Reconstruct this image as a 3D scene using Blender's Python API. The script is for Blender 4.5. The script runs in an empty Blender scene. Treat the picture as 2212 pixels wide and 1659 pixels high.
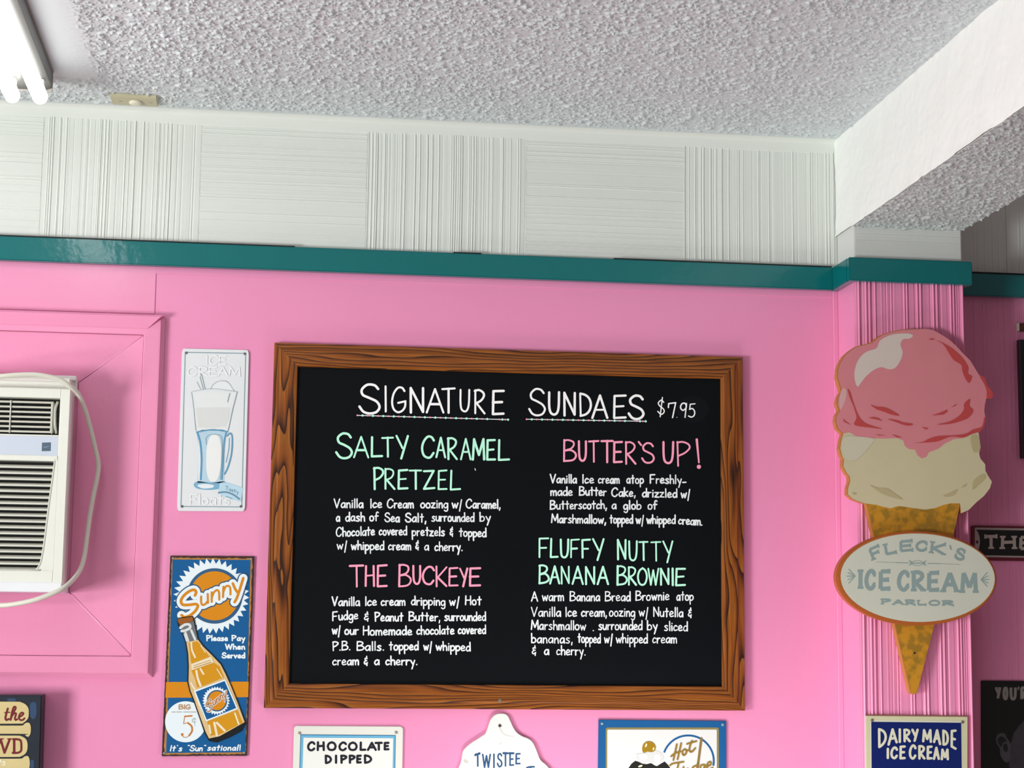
import bpy, bmesh, random
import numpy as np
from math import *
from mathutils import Matrix, Vector

# ------------------------------------------------------------------ camera
W, H = 2212, 1659
F = 3962.2
CX, CY = W / 2, H / 2
DIST, EYE = 3.2, 1.5
YAW, PITCH, ROLL = -0.13032834, 0.13724387, 0.01070777
def _rx(a): return np.array([[1, 0, 0], [0, cos(a), -sin(a)], [0, sin(a), cos(a)]])
def _rz(a): return np.array([[cos(a), -sin(a), 0], [sin(a), cos(a), 0], [0, 0, 1]])
RM = _rz(YAW) @ _rx(pi / 2 + PITCH) @ _rz(ROLL)
CAM = np.array([0.0, -DIST, EYE])
scene = bpy.context.scene
col = scene.collection
cd = bpy.data.cameras.new('camera')
cd.sensor_fit = 'HORIZONTAL'; cd.sensor_width = 36; cd.lens = F * 36 / W
cd.clip_start = 0.05; cd.clip_end = 60
cam = bpy.data.objects.new('camera', cd); col.objects.link(cam)
cam.matrix_world = Matrix([list(RM[i]) + [CAM[i]] for i in range(3)] + [[0, 0, 0, 1]])
scene.camera = cam

# ------------------------------------------------------------------ world, lights, exposure
scene.view_settings.view_transform = 'Standard'
scene.view_settings.look = 'None'
scene.view_settings.gamma = 1
scene.view_settings.use_curve_mapping = False
scene.view_settings.exposure = 0.0
wd = bpy.data.worlds.new('room_ambient'); scene.world = wd; wd.use_nodes = True
wd.node_tree.nodes['Background'].inputs[0].default_value = (0.80, 0.86, 1.0, 1)
wd.node_tree.nodes['Background'].inputs[1].default_value = 0.35

def area(name, loc, target, sx, sy, power, color):
    l = bpy.data.lights.new(name, 'AREA'); l.shape = 'RECTANGLE'; l.size = sx; l.size_y = sy
    l.energy = power; l.color = color
    o = bpy.data.objects.new(name, l); col.objects.link(o)
    o.location = loc
    o.rotation_euler = (Vector(target) - Vector(loc)).to_track_quat('-Z', 'Y').to_euler()
    return o
LP = dict(window=126, case=4.4)
area('shop_window_daylight', (-2.9, -2.7, 0.95), (0.6, 0, 1.9), 0.9, 0.9, LP['window'], (0.97, 1.0, 0.975))      # shop window, low and left of the camera
area('low_fill_light', (0.62, -0.48, 0.92), (0.82, -.02, 1.42), 0.8, 0.16, LP['case'], (1.0, 0.99, 0.99))     # unseen low source, added to brighten the lower wall

TUBE_POWER = 7.6

# ------------------------------------------------------------------ helpers
def ray(u, v): return RM @ np.array([(u - CX) / F, -(v - CY) / F, -1.0])
def P(u, v, Y=0.0):                       # where the point seen at u, v lies on the plane y = Y
    d = ray(u, v); t = (Y - CAM[1]) / d[1]; q = CAM + t * d
    return (q[0], q[1], q[2])
def crop(ox, oy, s): return lambda pts: [(ox + s * x, oy + s * y) for x, y in pts]

def srgb(h):
    h = h.lstrip('#')
    c = [int(h[i:i + 2], 16) / 255 for i in (0, 2, 4)]
    return tuple(x / 12.92 if x <= .04045 else ((x + .055) / 1.055) ** 2.4 for x in c) + (1,)

_m = {}
def mat(hexc, rough=0.5, bump=0.0, bscale=300, spec=0.5, var=0.0, vscale=8, metal=0.0, coat=0.0):
    k = (hexc, rough, bump, bscale, spec, var, vscale, metal, coat)
    if k in _m: return _m[k]
    m = bpy.data.materials.new('paint_' + hexc.strip('#')); m.use_nodes = True
    nt = m.node_tree; b = nt.nodes['Principled BSDF']
    b.inputs['Base Color'].default_value = srgb(hexc)
    b.inputs['Roughness'].default_value = rough
    b.inputs['Specular IOR Level'].default_value = spec
    b.inputs['Metallic'].default_value = metal
    b.inputs['Coat Weight'].default_value = coat
    b.inputs['Coat Roughness'].default_value = 0.12
    tc = nt.nodes.new('ShaderNodeTexCoord')
    if var > 0:
        n = nt.nodes.new('ShaderNodeTexNoise'); n.inputs['Scale'].default_value = vscale; n.inputs['Detail'].default_value = 6
        nt.links.new(tc.outputs['Object'], n.inputs['Vector'])
        mx = nt.nodes.new('ShaderNodeMix'); mx.data_type = 'RGBA'
        c = srgb(hexc)
        mx.inputs[6].default_value = tuple(x * (1 - var) for x in c[:3]) + (1,)
        mx.inputs[7].default_value = tuple(min(1, x * (1 + var)) for x in c[:3]) + (1,)
        nt.links.new(n.outputs['Fac'], mx.inputs[0]); nt.links.new(mx.outputs[2], b.inputs['Base Color'])
    if bump > 0:
        n = nt.nodes.new('ShaderNodeTexNoise'); n.inputs['Scale'].default_value = bscale; n.inputs['Detail'].default_value = 4
        nt.links.new(tc.outputs['Object'], n.inputs['Vector'])
        bp = nt.nodes.new('ShaderNodeBump'); bp.inputs['Strength'].default_value = bump; bp.inputs['Distance'].default_value = 0.002
        nt.links.new(n.outputs['Fac'], bp.inputs['Height']); nt.links.new(bp.outputs[0], b.inputs['Normal'])
    _m[k] = m
    return m

def glow(name, color, strength):
    m = bpy.data.materials.new(name); m.use_nodes = True
    b = m.node_tree.nodes['Principled BSDF']
    b.inputs['Base Color'].default_value = (.9, .9, .9, 1)
    b.inputs['Emission Color'].default_value = color
    b.inputs['Emission Strength'].default_value = strength
    return m

def wood(name, grain_axis, seed):
    m = bpy.data.materials.new(name); m.use_nodes = True
    nt = m.node_tree; N = nt.nodes; L = nt.links; b = N['Principled BSDF']
    tc = N.new('ShaderNodeTexCoord'); mp = N.new('ShaderNodeMapping')
    sc = [1.0, 1.0, 1.0]; sc[grain_axis] = 0.11
    mp.inputs['Scale'].default_value = sc; mp.inputs['Location'].default_value = (seed, seed * .7, seed * 1.3)
    L.new(tc.outputs['Object'], mp.inputs['Vector'])
    n = N.new('ShaderNodeTexNoise'); n.inputs['Scale'].default_value = 21; n.inputs['Detail'].default_value = 2.5; n.inputs['Roughness'].default_value = .4
    L.new(mp.outputs[0], n.inputs['Vector'])
    m0 = N.new('ShaderNodeMath'); m0.operation = 'MULTIPLY'; m0.inputs[1].default_value = 11 if grain_axis == 0 else 14
    L.new(n.outputs['Fac'], m0.inputs[0])
    sx = N.new('ShaderNodeSeparateXYZ'); L.new(tc.outputs['Object'], sx.inputs[0])
    m1 = N.new('ShaderNodeMath'); m1.operation = 'MULTIPLY'; m1.inputs[1].default_value = 150 if grain_axis == 0 else 110
    L.new(sx.outputs[2 if grain_axis == 0 else 0], m1.inputs[0])
    mul = N.new('ShaderNodeMath'); mul.operation = 'ADD'; L.new(m0.outputs[0], mul.inputs[0]); L.new(m1.outputs[0], mul.inputs[1])
    fr = N.new('ShaderNodeMath'); fr.operation = 'FRACT'; L.new(mul.outputs[0], fr.inputs[0])
    cr = N.new('ShaderNodeValToRGB')
    e = cr.color_ramp.elements
    e[0].position = 0; e[0].color = srgb('#a3611f')
    e[1].position = 1; e[1].color = srgb('#4c2408')
    for p_, c_ in ((.45, '#975318'), (.70, '#7d4211'), (.86, '#52280b'), (.96, '#2c1404')):
        x = e.new(p_); x.color = srgb(c_)
    L.new(fr.outputs[0], cr.inputs[0])
    mp2 = N.new('ShaderNodeMapping'); sc2 = [420.0, 420.0, 420.0]; sc2[grain_axis] = 14
    mp2.inputs['Scale'].default_value = sc2; L.new(tc.outputs['Object'], mp2.inputs['Vector'])
    n2 = N.new('ShaderNodeTexNoise'); n2.inputs['Scale'].default_value = 1; n2.inputs['Detail'].default_value = 3
    L.new(mp2.outputs[0], n2.inputs['Vector'])
    mx = N.new('ShaderNodeMix'); mx.data_type = 'RGBA'; mx.blend_type = 'MULTIPLY'
    r2 = N.new('ShaderNodeValToRGB'); r2.color_ramp.elements[0].position = .3; r2.color_ramp.elements[0].color = (.5, .45, .4, 1)
    r2.color_ramp.elements[1].position = .65; r2.color_ramp.elements[1].color = (1, 1, 1, 1)
    L.new(n2.outputs['Fac'], r2.inputs[0])
    mx.inputs[0].default_value = .8
    L.new(cr.outputs[0], mx.inputs[6]); L.new(r2.outputs[0], mx.inputs[7])
    L.new(mx.outputs[2], b.inputs['Base Color'])
    b.inputs['Roughness'].default_value = .38
    bp = N.new('ShaderNodeBump'); bp.inputs['Strength'].default_value = .35; bp.inputs['Distance'].default_value = .0006
    inv = N.new('ShaderNodeMath'); inv.operation = 'SUBTRACT'; inv.inputs[0].default_value = 1
    L.new(fr.outputs[0], inv.inputs[1]); L.new(inv.outputs[0], bp.inputs['Height']); L.new(bp.outputs[0], b.inputs['Normal'])
    return m

def set_props(o, label=None, cat=None, group=None, kind=None):
    if label: o['label'] = label
    if cat: o['category'] = cat
    if group: o['group'] = group
    if kind: o['kind'] = kind
    return o

def wloc(o):
    v = Vector((0, 0, 0))
    while o is not None:
        v = v + o.location; o = o.parent
    return v

def obj(name, verts, faces, m, parent=None, smooth=False, loc=None):
    """link a mesh given in world coordinates; its origin goes to the parent's origin, or to loc"""
    org = wloc(parent) if parent else Vector(loc or (0, 0, 0))
    me = bpy.data.meshes.new(name)
    me.from_pydata([(v[0] - org.x, v[1] - org.y, v[2] - org.z) for v in verts], [], faces)
    me.materials.append(m)
    if smooth: me.polygons.foreach_set('use_smooth', [True] * len(me.polygons))
    me.update()
    o = bpy.data.objects.new(name, me); col.objects.link(o)
    if parent: o.parent = parent
    else: o.location = org
    return o

def thing(name, loc, label, cat, group=None):
    o = bpy.data.objects.new(name, None); col.objects.link(o); o.location = loc
    o.empty_display_size = .05
    return set_props(o, label, cat, group)

def box_vf(x0, x1, y0, y1, z0, z1):
    v = [(x0, y0, z0), (x1, y0, z0), (x1, y1, z0), (x0, y1, z0), (x0, y0, z1), (x1, y0, z1), (x1, y1, z1), (x0, y1, z1)]
    f = [(0, 3, 2, 1), (4, 5, 6, 7), (0, 1, 5, 4), (1, 2, 6, 5), (2, 3, 7, 6), (3, 0, 4, 7)]
    return v, f
def box(name, x0, x1, y0, y1, z0, z1, m, parent=None, bevel=0.0, seg=2, loc=None):
    v, f = box_vf(x0, x1, y0, y1, z0, z1)
    o = obj(name, v, f, m, parent, loc=loc)
    if bevel: add_bevel(o, bevel, seg)
    return o
def add_bevel(o, w, seg=2):
    bm = bmesh.new(); bm.from_mesh(o.data)
    bmesh.ops.bevel(bm, geom=bm.edges[:], offset=w, segments=seg, affect='EDGES', clamp_overlap=True)
    bm.to_mesh(o.data); bm.free()

def solid(name, pts, Yf, Yb, m, parent=None, bevel=0.0, smooth=False):
    """upright board with the outline pts (photo pixels taken on the plane Yf), real thickness back to Yb"""
    w = [P(u, v, Yf) for u, v in pts]
    return solid_w(name, [(a[0], a[2]) for a in w], Yf, Yb, m, parent, bevel)
def solid_w(name, xz, Yf, Yb, m, parent=None, bevel=0.0):
    n = len(xz)
    bm = bmesh.new()
    vs = [bm.verts.new((x, Yf, z)) for x, z in xz]
    f = bm.faces.new(vs)
    r = bmesh.ops.extrude_face_region(bm, geom=[f])
    for e in r['geom']:
        if isinstance(e, bmesh.types.BMVert): e.co.y = Yb
    bmesh.ops.recalc_face_normals(bm, faces=bm.faces[:])
    if bevel:
        fe = [e for e in bm.edges if all(abs(v.co.y - Yf) < 1e-6 for v in e.verts)]
        bmesh.ops.bevel(bm, geom=fe, offset=bevel, segments=2, affect='EDGES', clamp_overlap=True)
    bmesh.ops.triangulate(bm, faces=[f for f in bm.faces if len(f.verts) > 4])
    org = wloc(parent) if parent else Vector((0, 0, 0))
    bmesh.ops.translate(bm, vec=-org, verts=bm.verts[:])
    me = bpy.data.meshes.new(name); bm.to_mesh(me); bm.free()
    me.materials.append(m)
    o = bpy.data.objects.new(name, me); col.objects.link(o)
    if parent: o.parent = parent
    return o

def smoothline(pts, n=6, closed=False):
    p = [np.array(a, float) for a in pts]
    if len(p) < 3: return [tuple(a) for a in p]
    out = []
    N_ = len(p); rng = range(N_ if closed else N_ - 1)
    for i in rng:
        p1, p2 = p[i], p[(i + 1) % N_]
        p0 = p[i - 1] if (i > 0 or closed) else 2 * p1 - p2
        p3 = p[(i + 2) % N_] if (i + 2 < N_ or closed) else 2 * p2 - p1
        for k in range(n):
            t = k / n
            out.append(tuple(.5 * ((2 * p1) + (-p0 + p2) * t + (2 * p0 - 5 * p1 + 4 * p2 - p3) * t * t + (-p0 + 3 * p1 - 3 * p2 + p3) * t ** 3)))
    if not closed: out.append(tuple(p[-1]))
    return out

class Ink:
    """flat paint strokes and filled shapes, gathered in 2-D and laid on one plane"""
    def __init__(s): s.v = []; s.f = []; pass
    def ribbon(s, pts, w, cap='round'):
        pts = [np.array(p, float) for p in pts]
        q = [pts[0]]
        for p in pts[1:]:
            if np.hypot(*(p - q[-1])) > 1e-4: q.append(p)
        pts = q
        if len(pts) == 1:
            return s.disc(pts[0], w * .6)
        ws = w if hasattr(w, '__len__') else [w] * len(pts)
        if len(ws) != len(pts): ws = [w[0] + (w[-1] - w[0]) * i / (len(pts) - 1) for i in range(len(pts))]
        n = len(pts); pd = None
        for i in range(n - 1):            # one bar per segment, a small disc at each real bend
            d = pts[i + 1] - pts[i]; d = d / np.hypot(*d); nn = np.array([-d[1], d[0]]) / 2; b = len(s.v)
            s.v += [tuple(pts[i] + nn * ws[i]), tuple(pts[i] - nn * ws[i]), tuple(pts[i + 1] - nn * ws[i + 1]), tuple(pts[i + 1] + nn * ws[i + 1])]
            s.f.append((b, b + 1, b + 2, b + 3))
            if pd is not None and d @ pd < .99: s.disc(pts[i], ws[i] / 2, n=10)
            pd = d
        if cap == 'round':
            for i, j in ((0, 1), (n - 1, n - 2)):
                d = pts[i] - pts[j]; a0 = atan2(d[1], d[0]); r = ws[i] / 2; c = len(s.v)
                ring = [tuple(pts[i] + r * np.array([cos(a0 + t), sin(a0 + t)])) for t in np.linspace(-pi / 2, pi / 2, 6)]
                s.v += ring; s.f.append(tuple(range(c, c + 6)))
    def line(s, pts, w, smooth=False, cap='round'):
        if smooth: s.ribbon(smoothline(pts), w, cap)
        else:
            for a, b in zip(pts, pts[1:]): s.ribbon([a, b], w, cap)
            if len(pts) == 1: s.disc(pts[0], w * .6)
    def disc(s, c, r, ry=None, n=14, a0=0):
        ry = ry or r; b = len(s.v)
        s.v += [(c[0] + r * cos(2 * pi * i / n) * cos(a0) - ry * sin(2 * pi * i / n) * sin(a0),
                 c[1] + r * cos(2 * pi * i / n) * sin(a0) + ry * sin(2 * pi * i / n) * cos(a0)) for i in range(n)]
        s.f.append(tuple(range(b, b + n)))
    def poly(s, pts, smooth=False):
        if smooth: pts = smoothline(pts, 5, True)
        from mathutils.geometry import tessellate_polygon
        b = len(s.v); s.v += [tuple(p) for p in pts]
        for t in tessellate_polygon([[Vector((p[0], p[1], 0)) for p in pts]]):
            s.f.append(tuple(b + i for i in t))
    def ring(s, c, ro, ri, a0=0, a1=2 * pi, n=64, ky=1.0):
        b = len(s.v)
        for i in range(n + 1):
            a = a0 + (a1 - a0) * i / n
            s.v += [(c[0] + ro * cos(a), c[1] + ro * ky * sin(a)), (c[0] + ri * cos(a), c[1] + ri * ky * sin(a))]
        for i in range(n):
            k = b + 2 * i; s.f.append((k, k + 1, k + 3, k + 2))
    def lay(s, name, Y, m, parent, relief=0.0):
        # merge overlapping strokes into one clean sheet of paint
        from mathutils.geometry import delaunay_2d_cdt
        fc = []
        for f in s.f:
            ar = sum(s.v[f[i]][0] * s.v[f[(i + 1) % len(f)]][1] - s.v[f[(i + 1) % len(f)]][0] * s.v[f[i]][1] for i in range(len(f)))
            if abs(ar) > 1e-5: fc.append(f if ar > 0 else tuple(reversed(f)))
        vo, _, fo, _, _, ids = delaunay_2d_cdt([Vector((float(a[0]), float(a[1]))) for a in s.v], [], fc, 0, 1e-4, True)
        v = [P(a[0], a[1], Y) for a in vo]
        faces = [tuple(reversed(f)) for f, k in zip(fo, ids) if k]
        if relief: v = [(a[0], a[1] - relief, a[2]) for a in v]
        o = obj(name, v, faces, m, parent)
        return o

# ------------------------------------------------------------------ hand lettering
# glyph = (width, [strokes]); a stroke starting with '~' is a curve. y up, cap height 1, baseline 0
G = {
'A': (.7, [[(0, 0), (.35, 1), (.7, 0)], [(.13, .36), (.57, .36)]]),
'B': (.6, [[(.02, 1), (0, 0)], ['~', (0, .97), (.22, 1), (.46, .92), (.5, .76), (.36, .6), (.06, .5)], ['~', (.06, .5), (.36, .52), (.58, .38), (.6, .2), (.42, .05), (0, 0)]]),
'C': (.65, [['~', (.65, .8), (.52, .97), (.32, .99), (.1, .78), (0, .45), (.08, .14), (.28, 0), (.46, .03), (.63, .22)]]),
'D': (.6, [[(0, 1), (.02, 0)], ['~', (0, 1), (.28, .93), (.5, .77), (.6, .5), (.52, .24), (.3, .07), (.02, 0)]]),
'E': (.5, [[(.5, 1), (.02, .98), (0, 0), (.5, .02)], [(0, .5), (.42, .52)]]),
'F': (.5, [[(.5, 1), (0, .98), (0, 0)], [(0, .48), (.38, .5)]]),
'G': (.65, [['~', (.6, .84), (.48, .98), (.28, .97), (.08, .75), (0, .42), (.08, .13), (.28, 0), (.5, .06), (.62, .22), (.65, .44)], [(.65, .44), (.3, .38)]]),
'H': (.55, [[(.02, 1), (0, 0)], [(.53, 1), (.55, 0)], [(0, .5), (.55, .54)]]),
'I': (.08, [[(.04, 1), (.04, 0)]]),
'K': (.6, [[(0, 1), (.02, 0)], [(.58, .97), (.06, .44)], [(.06, .46), (.58, .02)]]),
'L': (.5, [[(.02, 1), (0, .01), (.5, .03)]]),
'M': (.75, [[(0, 0), (.08, 1), (.4, .22), (.7, 1), (.75, 0)]]),
'N': (.6, [[(.03, 0), (.02, 1), (.58, .03), (.58, 1)]]),
'O': (.7, [['~', (.35, 1), (.12, .85), (0, .5), (.1, .12), (.35, 0), (.6, .12), (.7, .5), (.58, .86), (.35, 1)]]),
'P': (.55, [[(.02, 1), (.04, 0)], ['~', (0, .97), (.25, 1), (.5, .9), (.54, .74), (.35, .55), (.06, .42)]]),
'R': (.58, [[(.02, 1), (.03, 0)], ['~', (0, .97), (.25, 1), (.48, .9), (.52, .74), (.36, .56), (.06, .44)], [(.1, .45), (.58, 0)]]),
'S': (.6, [['~', (.56, .84), (.45, .97), (.24, .99), (.07, .83), (.1, .64), (.3, .53), (.52, .4), (.6, .22), (.5, .05), (.3, -.01), (.12, .06), (0, .24)]]),
'T': (.65, [[(0, .98), (.65, 1)], [(.33, 1), (.34, 0)]]),
'U': (.55, [['~', (0, 1), (.01, .4), (.08, .1), (.27, 0), (.45, .1), (.53, .4), (.55, 1)]]),
'V': (.6, [[(0, 1), (.28, 0), (.6, 1)]]),
'W': (.9, [[(0, 1), (.22, 0), (.45, .9), (.68, 0), (.9, 1)]]),
'Y': (.6, [[(0, 1), (.33, .46)], [(.6, 1), (.26, 0)]]),
'Z': (.6, [[(0, .98), (.56, 1), (0, .02), (.6, .06)]]),
'7': (.6, [[(0, .68), (.03, .95), (.6, 1), (.35, 0)]]),
'9': (.5, [['~', (.46, .8), (.32, .98), (.1, .9), (.03, .65), (.2, .48), (.42, .62), (.46, .8)], [(.46, .95), (.36, 0)]]),
'5': (.6, [[(.6, 1), (.15, .98), (.1, .6)], ['~', (.1, .6), (.35, .64), (.55, .45), (.52, .15), (.28, 0), (0, .1)]]),
'$': (.55, [['~', (.48, .78), (.3, .9), (.08, .74), (.2, .55), (.46, .4), (.5, .24), (.28, .1), (.02, .26)], [(.36, 1.05), (.2, -.02)]]),
'a': (.42, [['~', (.38, .45), (.25, .56), (.08, .45), (0, .22), (.1, .02), (.27, .08), (.38, .3)], [(.4, .54), (.42, 0)]]),
'b': (.42, [[(0, 1), (.02, 0)], ['~', (.02, .35), (.2, .55), (.4, .42), (.4, .14), (.22, 0), (.02, .06)]]),
'c': (.36, [['~', (.35, .46), (.22, .56), (.05, .42), (0, .2), (.12, .02), (.36, .1)]]),
'd': (.42, [['~', (.38, .42), (.22, .55), (.04, .4), (0, .18), (.12, 0), (.28, .06), (.39, .25)], [(.4, 1), (.42, 0)]]),
'e': (.4, [['~', (.03, .25), (.34, .34), (.32, .5), (.18, .57), (.04, .42), (0, .2), (.12, .02), (.4, .08)]]),
'f': (.36, [['~', (.36, .92), (.26, 1), (.15, .88), (.12, .4), (.12, 0)], [(0, .52), (.32, .55)]]),
'g': (.42, [['~', (.38, .42), (.22, .55), (.04, .4), (0, .18), (.12, 0), (.28, .06), (.39, .25)], ['~', (.4, .52), (.41, 0), (.36, -.3), (.2, -.38), (.04, -.28)]]),
'h': (.4, [[(0, 1), (.02, 0)], ['~', (.02, .33), (.18, .55), (.34, .48), (.38, .25), (.4, 0)]]),
'i': (.1, [[(.05, .54), (.05, 0)], [(.05, .78), (.05, .8)]]),
'k': (.4, [[(0, 1), (.02, 0)], [(.38, .6), (.04, .3), (.4, 0)]]),
'l': (.08, [[(.04, 1), (.05, 0)]]),
'm': (.62, [[(0, .54), (.02, 0)], ['~', (.02, .35), (.15, .55), (.27, .45), (.3, 0)], ['~', (.3, .35), (.44, .55), (.57, .45), (.6, 0)]]),
'n': (.38, [[(0, .54), (.02, 0)], ['~', (.02, .33), (.18, .55), (.32, .46), (.37, 0)]]),
'o': (.42, [['~', (.21, .56), (.06, .46), (0, .26), (.07, .05), (.21, 0), (.35, .06), (.42, .28), (.35, .48), (.21, .56)]]),
'p': (.42, [[(0, .54), (.03, -.42)], ['~', (.02, .35), (.2, .55), (.4, .42), (.4, .16), (.22, 0), (.03, .08)]]),
'r': (.3, [[(0, .54), (.02, 0)], ['~', (.02, .3), (.12, .5), (.3, .52)]]),
's': (.36, [['~', (.34, .5), (.18, .56), (.05, .44), (.18, .3), (.34, .16), (.22, 0), (0, .04)]]),
't': (.36, [[(.18, .92), (.18, 0)], [(0, .58), (.36, .6)]]),
'u': (.4, [['~', (0, .54), (.02, .15), (.15, 0), (.3, .08), (.38, .3)], [(.39, .54), (.4, 0)]]),
'v': (.4, [[(0, .54), (.18, 0), (.4, .56)]]),
'w': (.6, [[(0, .54), (.14, 0), (.3, .46), (.44, 0), (.6, .56)]]),
'y': (.42, [[(0, .54), (.24, .06)], [(.42, .54), (.14, -.44)]]),
'z': (.4, [[(0, .53), (.38, .54), (0, .02), (.4, 0)]]),
'&': (.36, [['~', (.34, .74), (.1, .76), (.12, .56), (.3, .5)], ['~', (.16, .5), (0, .3), (.1, .12), (.36, .26)], [(.28, 1.0), (.28, .76)], [(.3, .22), (.31, -.05)]]),
'/': (.22, [[(.22, .95), (.02, -.35)]]),
',': (.1, [[(.08, .08), (.02, -.2)]]),
'.': (.08, [[(.04, .02), (.04, .04)]]),
'-': (.36, [[(0, .15), (.36, .17)]]),
"'": (.12, [[(0, 1), (.12, .82)]]),
'!': (.12, [[(0, 1), (.08, .28)], [(.1, .04), (.1, .06)]]),
'"': (.2, [[(.02, 1), (0, .8)], [(.16, 1), (.14, .8)]]),
}
hand = random.Random(4)

def letter(ink, ch, x0, x1, yt, yb, w, ang=0.0, slab=0.0, jit=0.0, cap='round', ybr=None):
    """one letter in the box x0..x1, yt..yb (pixels, y down); ybr = bottom at its right side if it slopes"""
    gw, st = G[ch]
    cx, cy = (x0 + x1) / 2, (yt + yb) / 2
    def tf(p):
        a = (p[0] / gw) if gw > .12 else .5 + (p[0] - gw / 2)
        bb = yb if ybr is None else yb + (ybr - yb) * a
        if gw <= .12: x = cx + (p[0] - gw / 2) * (yb - yt)
        else: x = x0 + a * (x1 - x0)
        y = bb - p[1] * (bb - yt)
        if jit: x += hand.uniform(-jit, jit); y += hand.uniform(-jit, jit)
        if ang:
            dx, dy = x - cx, y - cy
            x, y = cx + dx * cos(ang) - dy * sin(ang), cy + dx * sin(ang) + dy * cos(ang)
        return (x, y)
    for s in st:
        sm = s[0] == '~'
        pts = [tf(p) for p in (s[1:] if sm else s)]
        if len(pts) == 2 and np.hypot(pts[0][0] - pts[1][0], pts[0][1] - pts[1][1]) < w * .6:
            ink.disc(pts[0], w * .62, n=10); continue
        ww = w * hand.uniform(.82, 1.12) if jit else w
        ink.line(pts, ww, sm, cap)
        if slab:
            for e, o_ in ((pts[0], pts[1]), (pts[-1], pts[-2])):
                if sm:
                    if ch in 'SCG': d = (0, 1)
                    else: continue
                else:
                    d = (1, 0) if abs(o_[1] - e[1]) > abs(o_[0] - e[0]) * .5 else (0, 1)
                l = slab * (1.0 if d[0] else .75)
                if ang: d = (d[0] * cos(ang) - d[1] * sin(ang), d[0] * sin(ang) + d[1] * cos(ang))
                ink.ribbon([(e[0] - d[0] * l, e[1] - d[1] * l), (e[0] + d[0] * l, e[1] + d[1] * l)], w * .62, 'butt')

def word(ink, text, x0, x1, yb, cap_h, w, yb2=None, gap=.17, slant=0.0, jit=0.0):
    """a word fitted to the width x0..x1 on the baseline yb (yb2 at its right end)"""
    tot = sum(G[c][0] for c in text) + gap * (len(text) - 1)
    k = (x1 - x0) / tot; x = 0.0
    for c in text:
        gw, st = G[c]
        dy = hand.uniform(-jit, jit) * .7
        for s in st:
            sm = s[0] == '~'
            pts = []
            for p in (s[1:] if sm else s):
                px = x0 + k * (x + p[0]) + slant * p[1] * cap_h
                base = yb + ((yb2 - yb) * (x + p[0]) / tot if yb2 is not None else 0)
                pts.append((px + hand.uniform(-jit, jit) * .5, base - p[1] * cap_h + dy))
            if len(pts) == 2 and np.hypot(pts[0][0] - pts[1][0], pts[0][1] - pts[1][1]) < w:
                ink.disc(pts[0], w * .55, n=8); continue
            ink.line(pts, w * (hand.uniform(.85, 1.15) if jit else 1), sm)
        x += gw + gap

# ------------------------------------------------------------------ room shell
PINK = mat('#f096c0', .27, .08, 220, .5, .025, 5)
PINKP = mat('#ee92ba', .36, .12, 140, .5, .03, 12)
WHITE = mat('#dfe3dd', .6, .08, 300, .3, .015, 20)
CEIL = mat('#d2dadb', .75, 0, 0, .25)
TEAL = mat('#016c6e', .13, .22, 55, .5, .03, 20)
ZC = 2.416
X0, X1, Y0 = -4.6, 3.2, -5.6

box('floor', X0, X1, Y0, 0.12, -.1, 0, mat('#9a9890', .4, .05, 40), loc=(0, -2.8, 0))['kind'] = 'structure'
box('wall_left', X0 - .1, X0, Y0, 0.12, 0, 2.6, mat('#cdd0cc', .5), loc=(X0, -2.8, 0))['kind'] = 'structure'
box('wall_right', X1, X1 + .1, Y0, 0.12, 0, 2.6, mat('#a8a5a0', .5), loc=(X1, -2.8, 0))['kind'] = 'structure'
box('wall_front', X0, X1, Y0 - .1, Y0, 0, 2.6, mat('#b9b4b2', .5), loc=(-.7, Y0, 0))['kind'] = 'structure'
wall = box('wall_back', X0, X1, 0, .12, 0, 2.6, PINK, loc=(0, 0, 0))
wall['kind'] = 'structure'

# relief grids (stippled plaster): a height field of real geometry
def gfilt(a, s):
    fy = np.fft.fftfreq(a.shape[0])[:, None]; fx = np.fft.rfftfreq(a.shape[1])[None, :]
    g = np.exp(-2 * (pi * s) ** 2 * (fx ** 2 + fy ** 2))
    return np.fft.irfft2(np.fft.rfft2(a) * g, a.shape)
def stipple(nx, ny, step, seed, size=.0014):
    r = np.random.RandomState(seed)
    a = gfilt(r.randn(ny, nx), size / step); a /= a.std()
    b = gfilt(r.randn(ny, nx), size * 1.5 / step); b /= b.std()
    c = gfilt(r.randn(ny, nx), .012 / step); c /= c.std()
    worm = np.clip(1 - np.abs(a) / .5, 0, 1) * np.clip(b * 1.3 + .85 + .3 * c, 0, 1)   # curling flakes
    blob = np.clip(b - .9, 0, 1)
    h = np.clip(worm * 1.1 + blob * .7, 0, 1.4)
    return gfilt(h, .35)
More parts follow.
